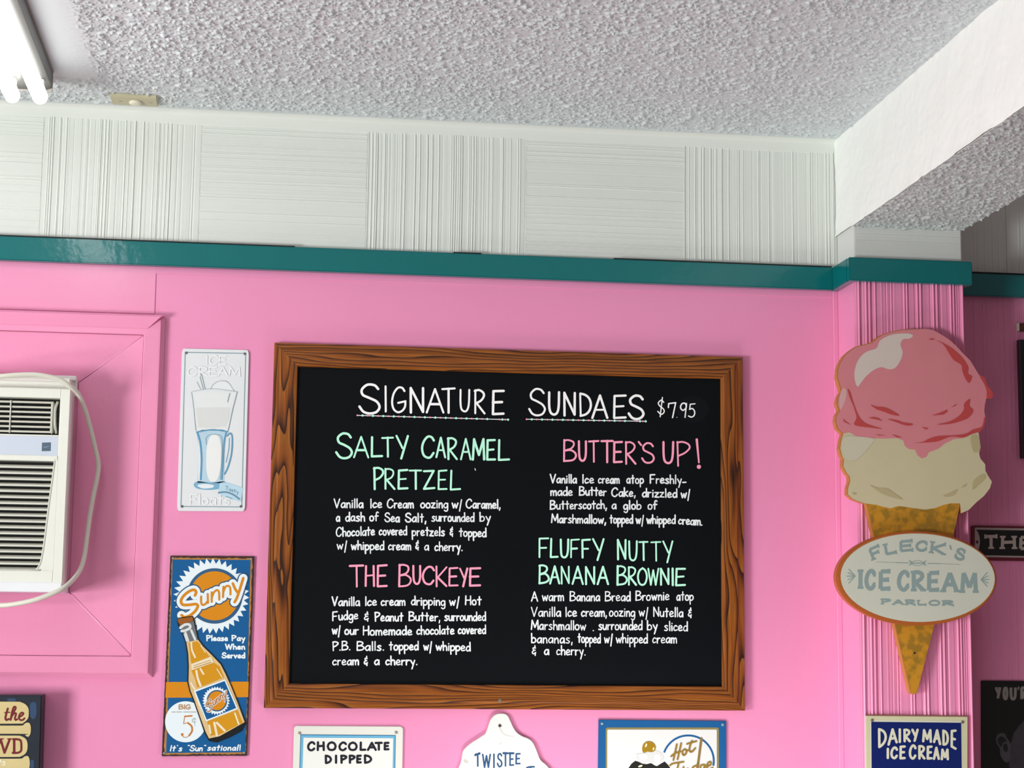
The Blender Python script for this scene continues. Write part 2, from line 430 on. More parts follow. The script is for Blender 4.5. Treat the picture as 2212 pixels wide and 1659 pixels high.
def relief_z(name, x0, x1, y0, y1, z, step, amp, seed, m, parent, mask=None, size=.0014):
    nx = int((x1 - x0) / step) + 1; ny = int((y1 - y0) / step) + 1
    h = stipple(nx, ny, step, seed, size) * amp
    xs = np.linspace(x0, x1, nx); ys = np.linspace(y0, y1, ny)
    X, Y = np.meshgrid(xs, ys)
    if mask is not None: h = h * mask(X, Y)
    org = wloc(parent)
    co = np.stack([X - org.x, Y - org.y, z - h - org.z], -1).reshape(-1, 3).astype(np.float32)
    i = (np.arange(ny - 1)[:, None] * nx + np.arange(nx - 1)[None, :]).ravel()
    q = np.stack([i, i + nx, i + nx + 1, i + 1], -1).astype(np.int32)
    me = bpy.data.meshes.new(name)
    me.vertices.add(len(co)); me.vertices.foreach_set('co', co.ravel())
    me.loops.add(q.size); me.loops.foreach_set('vertex_index', q.ravel())
    me.polygons.add(len(q)); me.polygons.foreach_set('loop_start', np.arange(0, q.size, 4, dtype=np.int32))
    me.polygons.foreach_set('loop_total', np.full(len(q), 4, dtype=np.int32))
    me.polygons.foreach_set('use_smooth', np.ones(len(q), dtype=bool))
    me.materials.append(m); me.update(); me.validate()
    o = bpy.data.objects.new(name, me); col.objects.link(o); o.parent = parent
    o['kind'] = 'stuff'
    return o

ceil = box('ceiling', X0, X1, Y0, 0.12, ZC, ZC + .12, mat('#d6d5d9', .8, .9, 160, .2), loc=(0, -2.8, ZC))
ceil['kind'] = 'structure'
FX0, FX1, FYE = -.447, -.375, -.206          # strip light body
def ceil_mask(X, Y):
    edge = np.clip((-.018 - Y) / .02, 0, 1)                     # smooth margin along the wall
    old = np.clip(np.maximum((X + .318) / .02, (Y + .185) / .02), 0.07, 1)   # bare patch left by a wider fitting
    beam = np.clip((1.014 - X) / .006, 0, 1)
    return edge * old * beam
relief_z('ceiling_stipple', -.62, 1.019, -.84, -.001, ZC - .0004, .0016, .0039, 3, CEIL, ceil, ceil_mask)

relief_z('ceiling_stipple', -2.4, -.62, -1.7, -.016, ZC - .0004, .0031, .0036, 4, CEIL, ceil, None, .0021)
relief_z('ceiling_stipple', -.62, 1.019, -1.7, -.84, ZC - .0004, .0031, .0036, 6, CEIL, ceil, ceil_mask, .0021)

# dropped beam, running from the column towards the room
BX0, BX1, BZ = 1.019, 1.2195, 2.2345
def beam_side():
    r = np.random.RandomState(5)
    ny, nz = 330, 60
    ys = np.linspace(-1.25, -.004, ny); zs = np.linspace(BZ, ZC, nz)
    Y, Z = np.meshgrid(ys, zs)
    n1 = gfilt(r.randn(nz, ny), 5); n1 /= n1.std(); n2 = gfilt(r.randn(nz, ny), 1.2); n2 /= n2.std()
    h = np.maximum(.0006 * n1 + .00025 * n2 + .0028, .0006)
    h = h + .0012 * np.exp(-((Z - BZ) / .004) ** 2) * (n1 > .2)
    v = list(zip((BX0 - h).ravel(), Y.ravel(), Z.ravel()))
    f = [(j * ny + i, (j + 1) * ny + i, (j + 1) * ny + i + 1, j * ny + i + 1) for j in range(nz - 1) for i in range(ny - 1)]
    return v, f
beam = box('ceiling_beam', BX0, BX1, -4.6, -.0005, BZ, ZC, mat('#e6e6e2', .6, .25, 120, .3), loc=(1.12, -2, ZC))
beam['kind'] = 'structure'
v, f = beam_side()
s_ = obj('plaster_face', v, f, mat('#f6f8f4', .6, .1, 200, .3), beam, smooth=True)
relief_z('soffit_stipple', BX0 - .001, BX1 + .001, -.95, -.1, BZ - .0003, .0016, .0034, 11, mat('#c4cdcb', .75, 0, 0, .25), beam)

# combed plaster panels
def comb(n, step, seed, dens=1.0):
    r = np.random.RandomState(seed)
    h = np.zeros(n); i = 0
    while i < n:
        seg = int(r.uniform(.0012, .0085 / dens) / step) + 1
        kind = r.rand()
        if kind < .5: h[i:i + seg] = r.uniform(.25, .55)
        elif kind < .8:
            k = int(r.uniform(.0008, .0022) / step) + 1; h[i:i + seg] = .4; h[i:i + k] = r.uniform(.85, 1.2)
        else:
            k = int(r.uniform(.0008, .0016) / step) + 1; h[i:i + seg] = .4; h[i:i + k] = r.uniform(0, .12)
        i += seg
    k = np.array([.2, .6, .2]); h = np.convolve(h, k, 'same')
    return h
def comb_panel(x0, x1, z0, z1, Y, vertical, amp, m, parent, seed, base=.0004, name='panel', dens=1.0):
    step = .0006
    L_ = (x1 - x0) if vertical else (z1 - z0)
    n = int(L_ / step) + 1
    h = comb(n, step, seed, dens) * amp + base
    s = np.linspace(0, L_, n)
    r = np.random.RandomState(seed + 77)
    K = 7                                              # lines waver slightly along their run
    rows = np.linspace(0, 1, K)
    wob = np.convolve(np.cumsum(r.randn(K)) * .0003, [.25, .5, .25], 'same')
    v = []; f = []
    def pt(si, t, hh, wb=0):
        if vertical: return (x0 + min(max(si + wb, 0), L_), Y - hh, z0 + t * (z1 - z0))
        return (x0 + t * (x1 - x0), Y - hh, z0 + min(max(si + wb, 0), L_))
    lines = [(0, 0.0)] + [(t, 1.0) for t in rows] + [(1, 0.0)]
    for j, (t, on) in enumerate(lines):
        kk = min(max(j - 1, 0), K - 1)
        fade = 1.0
        for i in range(n):
            edge = min(1, i, n - 1 - i)
            v.append(pt(s[i], t, h[i] * on * (1 if edge else 0), wob[kk]))
    for j in range(len(lines) - 1):
        for i in range(n - 1):
            a = j * n + i
            f.append((a, a + 1, a + n + 1, a + n) if vertical else (a, a + n, a + n + 1, a + 1))
    return obj(name, v, f, m, parent)

ZT0, ZT1 = 2.1366, 2.1768       # teal rail
xb = [P(90, 380)[0], P(432, 395)[0], P(791, 415)[0], P(1135.5, 428)[0], P(1477, 440)[0]]
ZP1 = 2.394
base_ = box('panel', X0, BX0, -.0012, 0, ZT1 - .02, ZC, WHITE, wall)      # flat white ground of the frieze
comb_panel(xb[0] - .275, xb[0], ZT1 - .01, ZP1, -.0012, False, .0011, WHITE, wall, 21)
comb_panel(xb[0], xb[1], ZT1 - .01, ZP1, -.0012, True, .0022, WHITE, wall, 22, dens=1.35)
comb_panel(xb[1], xb[2], ZT1 - .01, ZP1, -.0012, False, .0010, WHITE, wall, 23)
comb_panel(xb[2], xb[3], ZT1 - .01, ZP1, -.0012, True, .0022, WHITE, wall, 24, dens=1.35)
comb_panel(xb[3], xb[4], ZT1 - .01, ZP1, -.0012, False, .0010, WHITE, wall, 25)
comb_panel(xb[4], BX0, ZT1 - .01, ZP1, -.0012, True, .0020, WHITE, wall, 26, dens=1.35)
for k in range(1, 14):
    comb_panel(xb[0] - .275 * (k + 1), xb[0] - .275 * k, ZT1 - .01, ZP1, -.0012, k % 2 == 1, .0022 if k % 2 else .0010, WHITE, wall, 26 + k)
# smooth cove between frieze and ceiling
cv = [(0, -.0012, ZP1 - .003), (0, -.0034, ZP1), (0, -.0040, ZC - .008), (0, -.0075, ZC - .0025), (0, -.016, ZC - .0006), (0, -.022, ZC + .0005)]
v = []; f = []
for i in range(61):
    x = X0 + (BX0 - X0) * i / 60
    w_ = .0006 * sin(i * 1.7) + .0005 * sin(i * .61)
    v += [(x, y + w_, z) for _, y, z in cv]
for i in range(60):
    for j in range(5):
        a = i * 6 + j; f.append((a, a + 6, a + 7, a + 1))
trim = obj('trim_1', v, f, WHITE, smooth=True); trim['kind'] = 'structure'

# pink sheet left of the seam and batten below the rail
box('panel', X0, P(336, 630)[0], -.0016, 0, 2.050, ZT0, mat('#f19bc1', .2, .12, 60, .5), wall, .0006, 1)
box('batten', X0, BX0, -.0014, 0, 2.1215, ZT0 + .01, PINK, wall, .0005, 1)
# corner bead where wall and column meet
box('corner_bead', BX0 - .009, BX0, -.0022, 0, .0, ZT0, PINK, wall, .0008, 1)

# right of the column the wall is combed too
comb_panel(1.2200, 1.3350, .9, ZT0, 0, True, .0009, PINKP, wall, 31)
comb_panel(1.3350, X1, .0, ZT0, 0, True, .0009, PINKP, wall, 32)
comb_panel(1.2200, 1.345, ZT1 - .01, ZC, 0, True, .0009, WHITE, wall, 33)
comb_panel(1.345, X1, ZT1 - .01, ZC, 0, True, .0012, WHITE, wall, 34)

# column
cl = box('wall_column', BX0, BX1, -.0975, 0, 0, ZT0, PINK, loc=(1.12, 0, 0)); cl['kind'] = 'structure'
comb_panel(BX0 + .001, BX1, .9, ZT0, -.0975, True, .0040, PINKP, cl, 41, name='panel', dens=1.35)
bk = box('block', BX0 + .0005, BX1 - .0005, -.098, 0, ZT0, BZ, mat('#dcdedb', .6, .15, 200, .3), cl)
comb_panel(BX0 + .002, BX1 - .002, ZT1 - .002, BZ, -.098, False, .0011, mat('#dcdedb', .6, .05, 200, .3), cl, 42, name='panel')

# teal rails
def rail(name, segs, parent=None):
    o = box(name, *segs[0], TEAL, parent, .0016, 2)
    return o
t1 = rail('trim_2', [(X0, BX0 - .013, -.0165, -.0012, ZT0 - .003, ZT1 - .001)]); t1['kind'] = 'structure'
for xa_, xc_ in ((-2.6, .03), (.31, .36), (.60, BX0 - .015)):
    box('gap', xa_, xc_, -.0160, -.003, ZT1 - .0012, ZT1 + .0007, mat('#0c1413', .8), t1)  # solid dark strips painted as the shadow gap above the rail
t2 = rail('trim_3', [(BX0 - .014, BX1 + .0135, -.113, -.0976, ZT0 - .004, ZT1 - .002)]); t2['kind'] = 'structure'
rail('side_rail', [(BX0 - .0142, BX0 - .0002, -.0985, -.002, ZT0 - .0035, ZT1 - .0015)], t2)
rail('side_rail', [(BX1 + .0002, BX1 + .0137, -.0985, -.002, ZT0 - .0035, ZT1 - .0015)], t2)
t3 = rail('trim_4', [(BX1 + .014, X1, -.0165, -.002, ZT0 - .004, ZT1 - .002)]); t3['kind'] = 'structure'
box('gap', BX1 + .0145, X1, -.0160, -.003, ZT1 - .0022, ZT1 + .0006, mat('#0c1413', .8), t3)  # same dark strip standing in for the shaded gap

# ------------------------------------------------------------------ boarded window surround
def frame_rails(rect, Yb, profile, names, mats, parent):
    """four mitred rails; profile = [(distance in from the outer edge, proud of Yb)]"""
    x0, x1, z0, z1 = rect
    out = []
    for side in range(4):
        v = []; f = []; n = len(profile)
        for e in (0, 1):
            for t, h in profile:
                if side == 0: p = ((x0 + t) if e == 0 else (x1 - t), Yb - h, z1 - t)
                elif side == 1: p = (x1 - t, Yb - h, (z1 - t) if e == 0 else (z0 + t))
                elif side == 2: p = ((x1 - t) if e == 0 else (x0 + t), Yb - h, z0 + t)
                else: p = (x0 + t, Yb - h, (z0 + t) if e == 0 else (z1 - t))
                v.append(p)
        for i in range(n - 1): f.append((i, i + n, i + n + 1, i + 1))
        f.append(tuple(range(n - 1, -1, -1))); f.append(tuple(range(n, 2 * n)))
        f.append((n - 1, 2 * n - 1, n, 0))
        o = obj(names, v, [tuple(reversed(q)) for q in f], mats[side % len(mats)], parent)
        bm = bmesh.new(); bm.from_mesh(o.data); bmesh.ops.recalc_face_normals(bm, faces=bm.faces[:]); bm.to_mesh(o.data); bm.free()
        out.append(o)
    return out
ACX1 = -.3345; ACX0 = ACX1 - .47; ACC = (ACX0 + ACX1) / 2
WX1 = -.1905; WX0 = 2 * ACC - WX1; WZ0, WZ1 = 1.4268, 2.0455
surround = set_props(bpy.data.objects.new('trim_5', None), kind='structure'); col.objects.link(surround); surround.location = (ACC, 0, 1.73)
prof = [(0, 0), (0, .004), (.003, .0055), (.0035, .0095), (.006, .0105), (.0065, .0145), (.009, .0150), (.0330, .0162), (.0345, .0150), (.0345, 0)]
SPK = mat('#f298bf', .30, .14, 120, .5, .02, 9)
frame_rails((WX0, WX1, WZ0, WZ1), -.0002, prof, 'casing', [SPK], surround)
# top drip moulding lapping over the casing
v, f = [], []
pr = [(0, .0), (0, .020), (.004, .024), (.019, .019), (.024, .017), (.024, 0)]
for e, (xa, xb_) in enumerate(((WX0 + .001, WX1 - .001),)):
    pass
n = len(pr)
for e in (0, 1):
    for t, h in pr:
        xx = (WX0 + .002 + t * 1.1) if e == 0 else (WX1 - .002 - t * 1.1)
        v.append((xx, -h, WZ1 + .0005 - t))
for i in range(n - 1): f.append((i, i + 1, i + n + 1, i + n))
f.append(tuple(range(n))); f.append(tuple(range(2 * n - 1, n - 1, -1))); f.append((0, n, 2 * n - 1, n - 1))
obj('drip_moulding', v, f, SPK, surround)
# splayed infill boards, mitred, falling 14 mm back towards the air conditioner
ix0, ix1, iz0, iz1 = WX0 + .0345, WX1 - .0345, WZ0 + .0345, WZ1 - .0345
ax0, ax1, az0, az1 = ACX0 - .002, ACX1 + .001, 1.568, 1.926
A = [(ix0, iz1), (ix1, iz1), (ix1, iz0), (ix0, iz0)]; B = [(ax0, az1), (ax1, az1), (ax1, az0), (ax0, az0)]
for k in range(4):
    a, b = A[k], A[(k + 1) % 4]; c, d = B[(k + 1) % 4], B[k]
    yo, yi = -.0125, -.0015
    nseg = 1
    vv = [(a[0], yo, a[1]), (b[0], yo, b[1]), (c[0], yi, c[1]), (d[0], yi, d[1])]
    # pull each board 0.5 mm in from the mitres so that the joints read
    cx_ = sum(p[0] for p in vv) / 4; cz_ = sum(p[2] for p in vv) / 4
    vv = [(p[0] + (.0007 if p[0] < cx_ else -.0007), p[1], p[2] + (.0007 if p[2] < cz_ else -.0007)) for p in vv]
    bb = [(p[0], -.0003, p[2]) for p in vv]
    o = obj('panel', vv + bb, [(0, 3, 2, 1), (0, 1, 5, 4), (1, 2, 6, 5), (2, 3, 7, 6), (3, 0, 4, 7), (4, 5, 6, 7)], SPK, surround)
    bm = bmesh.new(); bm.from_mesh(o.data); bmesh.ops.recalc_face_normals(bm, faces=bm.faces[:]); bm.to_mesh(o.data); bm.free()
# caulk beads on the right-hand mitres
def tube(name, pts, r, m, parent=None, seg=10, n=8, closed=False):
    p = smoothline(pts, n) if len(pts) > 2 else pts
    p = [Vector(a) for a in p]; v = []; f = []
    up = Vector((0, -1, 0.001)).normalized()
    for i, a in enumerate(p):
        d = (p[min(i + 1, len(p) - 1)] - p[max(i - 1, 0)]).normalized()
        u_ = d.cross(up)
        if u_.length < 1e-3: u_ = d.cross(Vector((1, 0, 0)))
        u_.normalize(); w_ = d.cross(u_).normalized()
        for k in range(seg):
            t = 2 * pi * k / seg; v.append(tuple(a + r * (cos(t) * u_ + sin(t) * w_)))
    for i in range(len(p) - 1):
        for k in range(seg):
            f.append((i * seg + k, i * seg + (k + 1) % seg, (i + 1) * seg + (k + 1) % seg, (i + 1) * seg + k))
    f.append(tuple(reversed(range(seg)))); f.append(tuple((len(p) - 1) * seg + k for k in range(seg)))
    return obj(name, v, f, m, parent, smooth=True)
tube('caulk_bead', [(ix1, -.0125, iz0), (ax1 + .004, -.002, az0 - .004)], .0013, mat('#f6a6cf', .3), surround)
tube('caulk_bead', [(ix1, -.0122, iz1), (ax1 + .004, -.002, az1 + .004)], .0008, mat('#f6a6cf', .3), surround)

# ------------------------------------------------------------------ strip light
fl = thing('ceiling_light', ((FX0 + FX1) / 2, -.8, ZC), 'white fluorescent strip light with two bare glowing tubes on the stippled ceiling', 'ceiling light')
FM = mat('#4c4c47', .35, 0, 0, .5)
ft = ZC; fb = ZC - .035; YF1 = -1.43
prf = [(FX0, ft), (FX0, fb + .012), (FX0 + .012, fb), (FX1 - .010, fb), (FX1, fb + .004), (FX1, ft)]
v = [(x, FYE, z) for x, z in prf] + [(x, YF1, z) for x, z in prf]; n = 6
f = [(i, i + 1, i + 1 + n, i + n) for i in range(n - 1)] + [tuple(range(n - 1, -1, -1)), tuple(range(n, 2 * n))]
o = obj('housing', v, f, FM, fl)
box('end_plate', FX0 - .001, FX1 + .001, FYE - .002, FYE + .0012, fb - .002, ft, mat('#a29c94', .4), fl, .0006, 1)
box('seam_lip', FX1 - .0005, FX1 + .002, YF1, FYE, ft - .004, ft, mat('#8f8b86', .4), fl)
TM = glow('lit_tube', (1.0, 1.0, .985, 1), TUBE_POWER)
TZ = 2.3615
for tx in (-.4335, -.3895):
    t_ = tube('tube', [(tx, -.236, TZ), (tx, -1.40, TZ)], .0125, TM, fl, 20)
    # rounded tip
    bm = bmesh.new(); bmesh.ops.create_uvsphere(bm, u_segments=20, v_segments=10, radius=.0125)
    bmesh.ops.scale(bm, vec=(1, .55, 1), verts=bm.verts[:])
    bmesh.ops.translate(bm, vec=Vector((tx, -.236, TZ)) - wloc(fl), verts=bm.verts[:])
    me = bpy.data.meshes.new('tube_tip'); bm.to_mesh(me); bm.free(); me.materials.append(TM)
    me.polygons.foreach_set('use_smooth', [True] * len(me.polygons))
    q = bpy.data.objects.new('tube_tip', me); col.objects.link(q); q.parent = t_
    q.location = wloc(fl) - wloc(t_)
    for yy in (-.262, -1.385):
        box('lamp_holder', tx - .009, tx + .009, yy - .007, yy + .007, TZ + .006, fb + .001, mat('#e8e6e0', .4), fl, .001, 1)

# small beige plate on the ceiling
sb = thing('sensor_plate', (-.251, -.072, ZC), 'small beige rectangular plate with a white oval button on the ceiling edge', 'sensor')
box('base_plate', -.2915, -.2125, -.0965, -.0475, ZC - .008, ZC - .0005, mat('#bfb99a', .5), sb, .0015, 2)
bm = bmesh.new(); bmesh.ops.create_uvsphere(bm, u_segments=24, v_segments=12, radius=1)
bmesh.ops.scale(bm, vec=(.0115, .0125, .005), verts=bm.verts[:])
me = bpy.data.meshes.new('button'); bmesh.ops.translate(bm, vec=(.001, .001, -.009), verts=bm.verts[:]); bm.to_mesh(me); bm.free()
me.materials.append(mat('#dcd9c4', .4)); me.polygons.foreach_set('use_smooth', [True] * len(me.polygons))
q = bpy.data.objects.new('button', me); col.objects.link(q); q.parent = sb
for dx in (-.024, .026):
    box('slot', sb.location.x + dx - .003, sb.location.x + dx + .003, -.074, -.071, ZC - .0085, ZC - .007, mat('#a39d80', .6), sb)

# ------------------------------------------------------------------ air conditioner
ac = thing('air_conditioner', (ACC, 0, 1.566), 'off-white window air conditioner with black louvre slots in a pink surround', 'air conditioner')
AM = mat('#e9eae0', .38, .04, 200, .5)
AMS = mat('#b3a6a2', .4)
DK = mat('#26282a', .5)
YF = -.105
ZB, ZTF = 1.5765, 1.9015
Mz = crop(0, 780, .14467); Nz = crop(0, 640, .42194); Qz = crop(0, 1180, .1085)
def wx(u, v, Y): return P(u, v, Y)[0]
def wz(u, v, Y): return P(u, v, Y)[2]
# bezel: front face with two openings, built as a ring of bars
gx1 = wx(*Mz([(888, 800)])[0], YF)                       # outlet opening right edge
oz1 = wz(*Mz([(600, 545)])[0], YF); oz0 = wz(*Mz([(600, 1098)])[0], YF)
s_z1 = wz(*Mz([(600, 1120)])[0], YF); s_z0 = wz(*Mz([(600, 1408)])[0], YF)
lz1 = wz(*Mz([(600, 1480)])[0], YF); lz0 = wz(*Nz([(150, 1402)])[0], YF)
gx0 = 2 * ACC - gx1
# cabinet (behind the front)
box('cabinet', ACX0 + .004, ACX1 - .004, YF + .030, 0.0, ZB, ZTF + .022, mat('#d8d2cc', .4), ac, .002, 2)
# front bezel pieces
def bez(name, x0, x1, z0, z1, y0=YF, y1=YF + .032, m=AM, b=.0011): return box(name, x0, x1, y0, y1, z0, z1, m, ac, b, 2)
bez('bezel', gx1, ACX1, ZB, ZTF); bez('bezel', ACX0, gx0, ZB, ZTF)
bez('bezel', gx0 - .001, gx1 + .001, oz1, ZTF, YF + .0003)
bez('bezel', gx0 - .001, gx1 + .001, ZB, lz0 + .0005, YF + .0003)
box('display_strip', gx0 - .001, gx1 + .0005, YF + .0008, YF + .03, s_z0, s_z1, mat('#cdd6e4', .25), ac, .0008, 1)
bez('bezel_bar', gx0 - .001, gx1 + .0005, s_z1, oz0, YF + .0004, b=.001)
bez('bezel_bar', gx0 - .001, gx1 + .0005, lz1 - .001, s_z0, YF - .0004, b=.0012)
box('cavity', gx0, gx1, YF + .026, YF + .0315, lz0, oz1, DK, ac)
# energy sticker
i_ = Ink(); i_.poly(Mz([(628, 1217), (760, 1213), (757, 1343), (622, 1345)])); st = i_.lay('sticker', YF + .0006, mat('#52687a', .4), ac)
i_ = Ink(); i_.line(Mz([(650, 1275), (680, 1283), (735, 1270)]), .9, True); i_.line(Mz([(655, 1290), (700, 1286)]), .7); i_.lay('sticker_mark', YF + .0004, mat('#8fa3b4', .4), st)
# outlet grille: rounded frame, seven slats, vertical vane
fx1 = wx(*Mz([(798, 800)])[0], YF); fz1 = wz(*Mz([(700, 592)])[0], YF); fz0 = wz(*Mz([(700, 1078)])[0], YF)
GM = mat('#c9c8bb', .4)
box('grille_post', fx1 - .0055, fx1, YF + .006, YF + .016, fz0, fz1, GM, ac, .002, 2)
box('grille_post', 2 * ACC - fx1, 2 * ACC - fx1 + .0055, YF + .006, YF + .016, fz0, fz1, GM, ac, .002, 2)
for k in range(7):
    zc_ = wz(*Mz([(500, 612 + 73.2 * k)])[0], YF + .008)
    xa, xb2 = 2 * ACC - fx1 + .002, fx1 - .002; h2 = .0021
    v = [(x, YF + .007 + dy, zc_ + dz) for x in (xa, xb2) for dy, dz in ((0, -h2), (0, h2 * .5), (.014, h2 * 1.6), (.014, -h2 * .1))]
    f = [(0, 1, 5, 4), (1, 2, 6, 5), (2, 3, 7, 6), (3, 0, 4, 7), (0, 3, 2, 1), (4, 5, 6, 7)]
    o = obj('louver_slat', v, [tuple(reversed(q)) for q in f], GM, ac)
for uu in (145, -560, -1300):
    xx = wx(*Mz([(uu, 800)])[0], YF)
    box('vane_bar', xx - .001, xx + .001, YF + .005, YF + .008, fz0, fz1, GM, ac)
tube('vane', [P(*Mz([(860, 610)])[0], YF + .012), P(*Mz([(826, 720)])[0], YF + .006), P(*Mz([(820, 860)])[0], YF + .005), P(*Mz([(825, 980)])[0], YF + .008), P(*Mz([(838, 1080)])[0], YF + .014)], .0022, mat('#bdbcb0', .4), ac)
# intake: backing frame whose right end follows the curved moulding, 18 slots
rim = Nz([(285, 830), (276, 900), (265, 980), (254, 1060), (243, 1150), (232, 1240), (220, 1320), (208, 1370), (190, 1395), (160, 1403)])
rw = [P(u, v, YF) for u, v in rim]
low_r = [(p[0], p[2]) for p in rw]
pl = low_r + [(low_r[-1][0], lz0 - .0004), (gx1 + .0008, lz0 - .0004), (gx1 + .0008, lz1 + .0006)]
solid_w('grille_surround', pl, YF + .0004, YF + .028, AM, ac)
mir = [(2 * ACC - x, z) for x, z in pl]
solid_w('grille_surround', list(reversed(mir)), YF + .0004, YF + .028, AM, ac)
RM_ = mat('#cfcfc2', .4)
tube('grille_rim', [(p[0] - .001, YF + .001, p[2]) for p in rw] + [(ACC, YF + .001, rw[-1][2])], .0016, RM_, ac, 8, 4)
def rim_x(z):
    for a, b in zip(low_r, low_r[1:]):
        if a[1] >= z >= b[1]: return a[0] + (b[0] - a[0]) * (a[1] - z) / (a[1] - b[1])
    return low_r[-1][0] if z < low_r[-1][1] else low_r[0][0]
for k in range(18):
    vpx = 640 + .42194 * (870.5 + 30.9 * k)              # centre of the bar below slot k
    z = wz(60, vpx, YF + .004)
    xr = rim_x(z) - .0015; xl = 2 * ACC - xr; hh = .0034
    v = [(x, YF + dy, z + dz) for x in (xl, xr) for dy, dz in ((.0025, -hh * .95), (.0025, -hh * .1), (.010, hh * .85), (.013, -hh * .6))]
    f = [(0, 1, 5, 4), (1, 2, 6, 5), (2, 3, 7, 6), (3, 0, 4, 7), (0, 3, 2, 1), (4, 5, 6, 7)]
    obj('louver_slat', v, [tuple(reversed(q)) for q in f], mat('#d5d5c9', .42), ac)
# rear mounting flange and sill tray
box('mounting_flange', ACX0 - .001, ACX1 + .0005, -.022, -.002, 1.9015, 1.9335, AM, ac, .001, 1)
box('mounting_flange', ACX0 - .001, ACX1 + .0005, -.034, -.020, 1.926, 1.9335, mat('#f0f0ea', .4), ac, .001, 1)
box('top_ledge', ACX0 + .003, ACX1 - .003, -.080, -.02, 1.9005, 1.916, AM, ac, .002, 2)
tz1 = wz(60, 1257.8, YF + .004); tz0 = wz(60, 1278.5, YF + .004)
box('sill_tray', ACX0 - .0005, ACX1 - .0008, YF - .001, -.004, tz0, tz1 + .0005, mat('#eceff2', .3), ac, .0012, 2)
# screw slots on the side of the cabinet
for zz, l in ((1.80, .022), (1.70, .004)):
    box('vent_slot', ACX1 - .0045, ACX1 - .0036, -.052, -.049, zz - l, zz + l, mat('#3a3033', .6), ac)
cordpx = [(-560, 470, -.03), (-380, 450, -.09), (-200, 432, -.118), (0, 410, -.125), (100, 402, -.125), (200, 403, -.122), (300, 425, -.118), (360, 462, -.112), (400, 500, -.095), (432, 570, -.07), (460, 665, -.05), (488, 780, -.036), (504, 860, -.03), (497, 930, -.03), (480, 1010, -.03), (462, 1110, -.032), (447, 1220, -.038), (432, 1330, -.05), (410, 1400, -.07), (370, 1455, -.1), (310, 1502, -.12), (200, 1548, -.125), (100, 1572, -.12), (0, 1583, -.11), (-160, 1580, -.09), (-320, 1560, -.05), (-420, 1530, -.02)]
tube('power_cord', [P(*Nz([(a, b)])[0], y) for a, b, y in cordpx], .0040, mat('#dad8ca', .45), ac, 12, 6)

# ------------------------------------------------------------------ chalkboard
YB = -.016
def rectP(a, b, Y):
    p, q = P(*a, Y), P(*b, Y); return p[0], q[0], p[2], q[2]
bx0 = (P(593, 739, YB)[0] + P(569.7, 1530, YB)[0]) / 2; bx1 = (P(1605.4, 770.6, YB)[0] + P(1610.9, 1535, YB)[0]) / 2
bz1 = (P(593, 739, YB)[2] + P(1605.4, 770.6, YB)[2]) / 2; bz0 = (P(569.7, 1530, YB)[2] + P(1610.9, 1535, YB)[2]) / 2
jx0 = (P(643, 792, YB)[0] + P(623.8, 1476.4, YB)[0]) / 2; jx1 = (P(1556, 817.5, YB)[0] + P(1559.6, 1484, YB)[0]) / 2
jz1 = (P(643, 792, YB)[2] + P(1556, 817.5, YB)[2]) / 2; jz0 = (P(623.8, 1476.4, YB)[2] + P(1559.6, 1484, YB)[2]) / 2
board = thing('chalkboard_menu', ((bx0 + bx1) / 2, 0, bz0), 'large wood-framed black chalkboard listing signature sundaes in white, green and pink', 'chalkboard')
rw_ = ((jx0 - bx0) + (bx1 - jx1) + (bz1 - jz1) + (jz0 - bz0)) / 4
fp = [(0, 0), (0, .0115), (.0015, .0135), (.010, .0135), (.013, .0160), (.0135, .0165), (rw_ - .006, .0165), (rw_ - .001, .0150), (rw_, .0130), (rw_, 0)]
frs = frame_rails((bx0, bx1, bz0, bz1), -.0006, fp, 'frame_rail', [wood('stained_pine_along', 0, 3.1), wood('stained_pine_upright', 2, 7.7), wood('stained_pine_foot', 0, 12.2), wood('stained_pine_post', 2, 1.9)], board)
SL = mat('#080c10', .55, .05, 120, .12, .12, 6)
sl = box('slate_panel', jx0 - .004, jx1 + .004, -.0105, -.001, jz0 - .004, jz1 + .004, SL, board)
YC = -.0110
CW = mat('#ffffff', .8); CWB = mat('#eef4f5', .8); CG = mat('#c0ffe2', .8); CP = mat('#ffa3bf', .8)
def heading(spec, tf, w, m, name='chalk_lettering'):
    ink = Ink()
    for ch, x0, x1, yt, yb in spec:
        (a, b), (c, d) = tf([(x0, yt), (x1, yb)])
        letter(ink, ch, a + w / 2, c - w / 2, b + w / 2, d - w / 2, w, jit=.35)
    return ink.lay(name, YC, m, board)
cA = crop(700, 800, .19439); cB = crop(1110, 810, .20344); cC = crop(700, 1060, .18535)
cD = crop(700, 1270, .16727); cE = crop(1130, 1010, .18535); cF = crop(1130, 1260, .17631)
heading([('S', 380, 630, 145, 490), ('I', 670, 700, 165, 470), ('G', 742, 918, 175, 478), ('N', 945, 1118, 185, 482), ('A', 1130, 1338, 195, 482), ('T', 1300, 1462, 190, 482), ('U', 1503, 1627, 205, 470), ('R', 1663, 1798, 208, 492), ('E', 1865, 2007, 215, 500)], cA, 4.9, CW)
heading([('S', 125, 320, 688, 987), ('A', 320, 502, 728, 980), ('L', 518, 655, 733, 972), ('T', 633, 778, 735, 970), ('Y', 793, 942, 718, 992)], cA, 4.6, CG)
heading([('C', 1078, 1232, 723, 982), ('A', 1235, 1358, 737, 978), ('R', 1365, 1488, 742, 997), ('A', 1508, 1640, 748, 1002), ('M', 1643, 1792, 752, 1002), ('E', 1803, 1910, 762, 1005), ('L', 1930, 2068, 762, 1008)], cA, 4.6, CG)
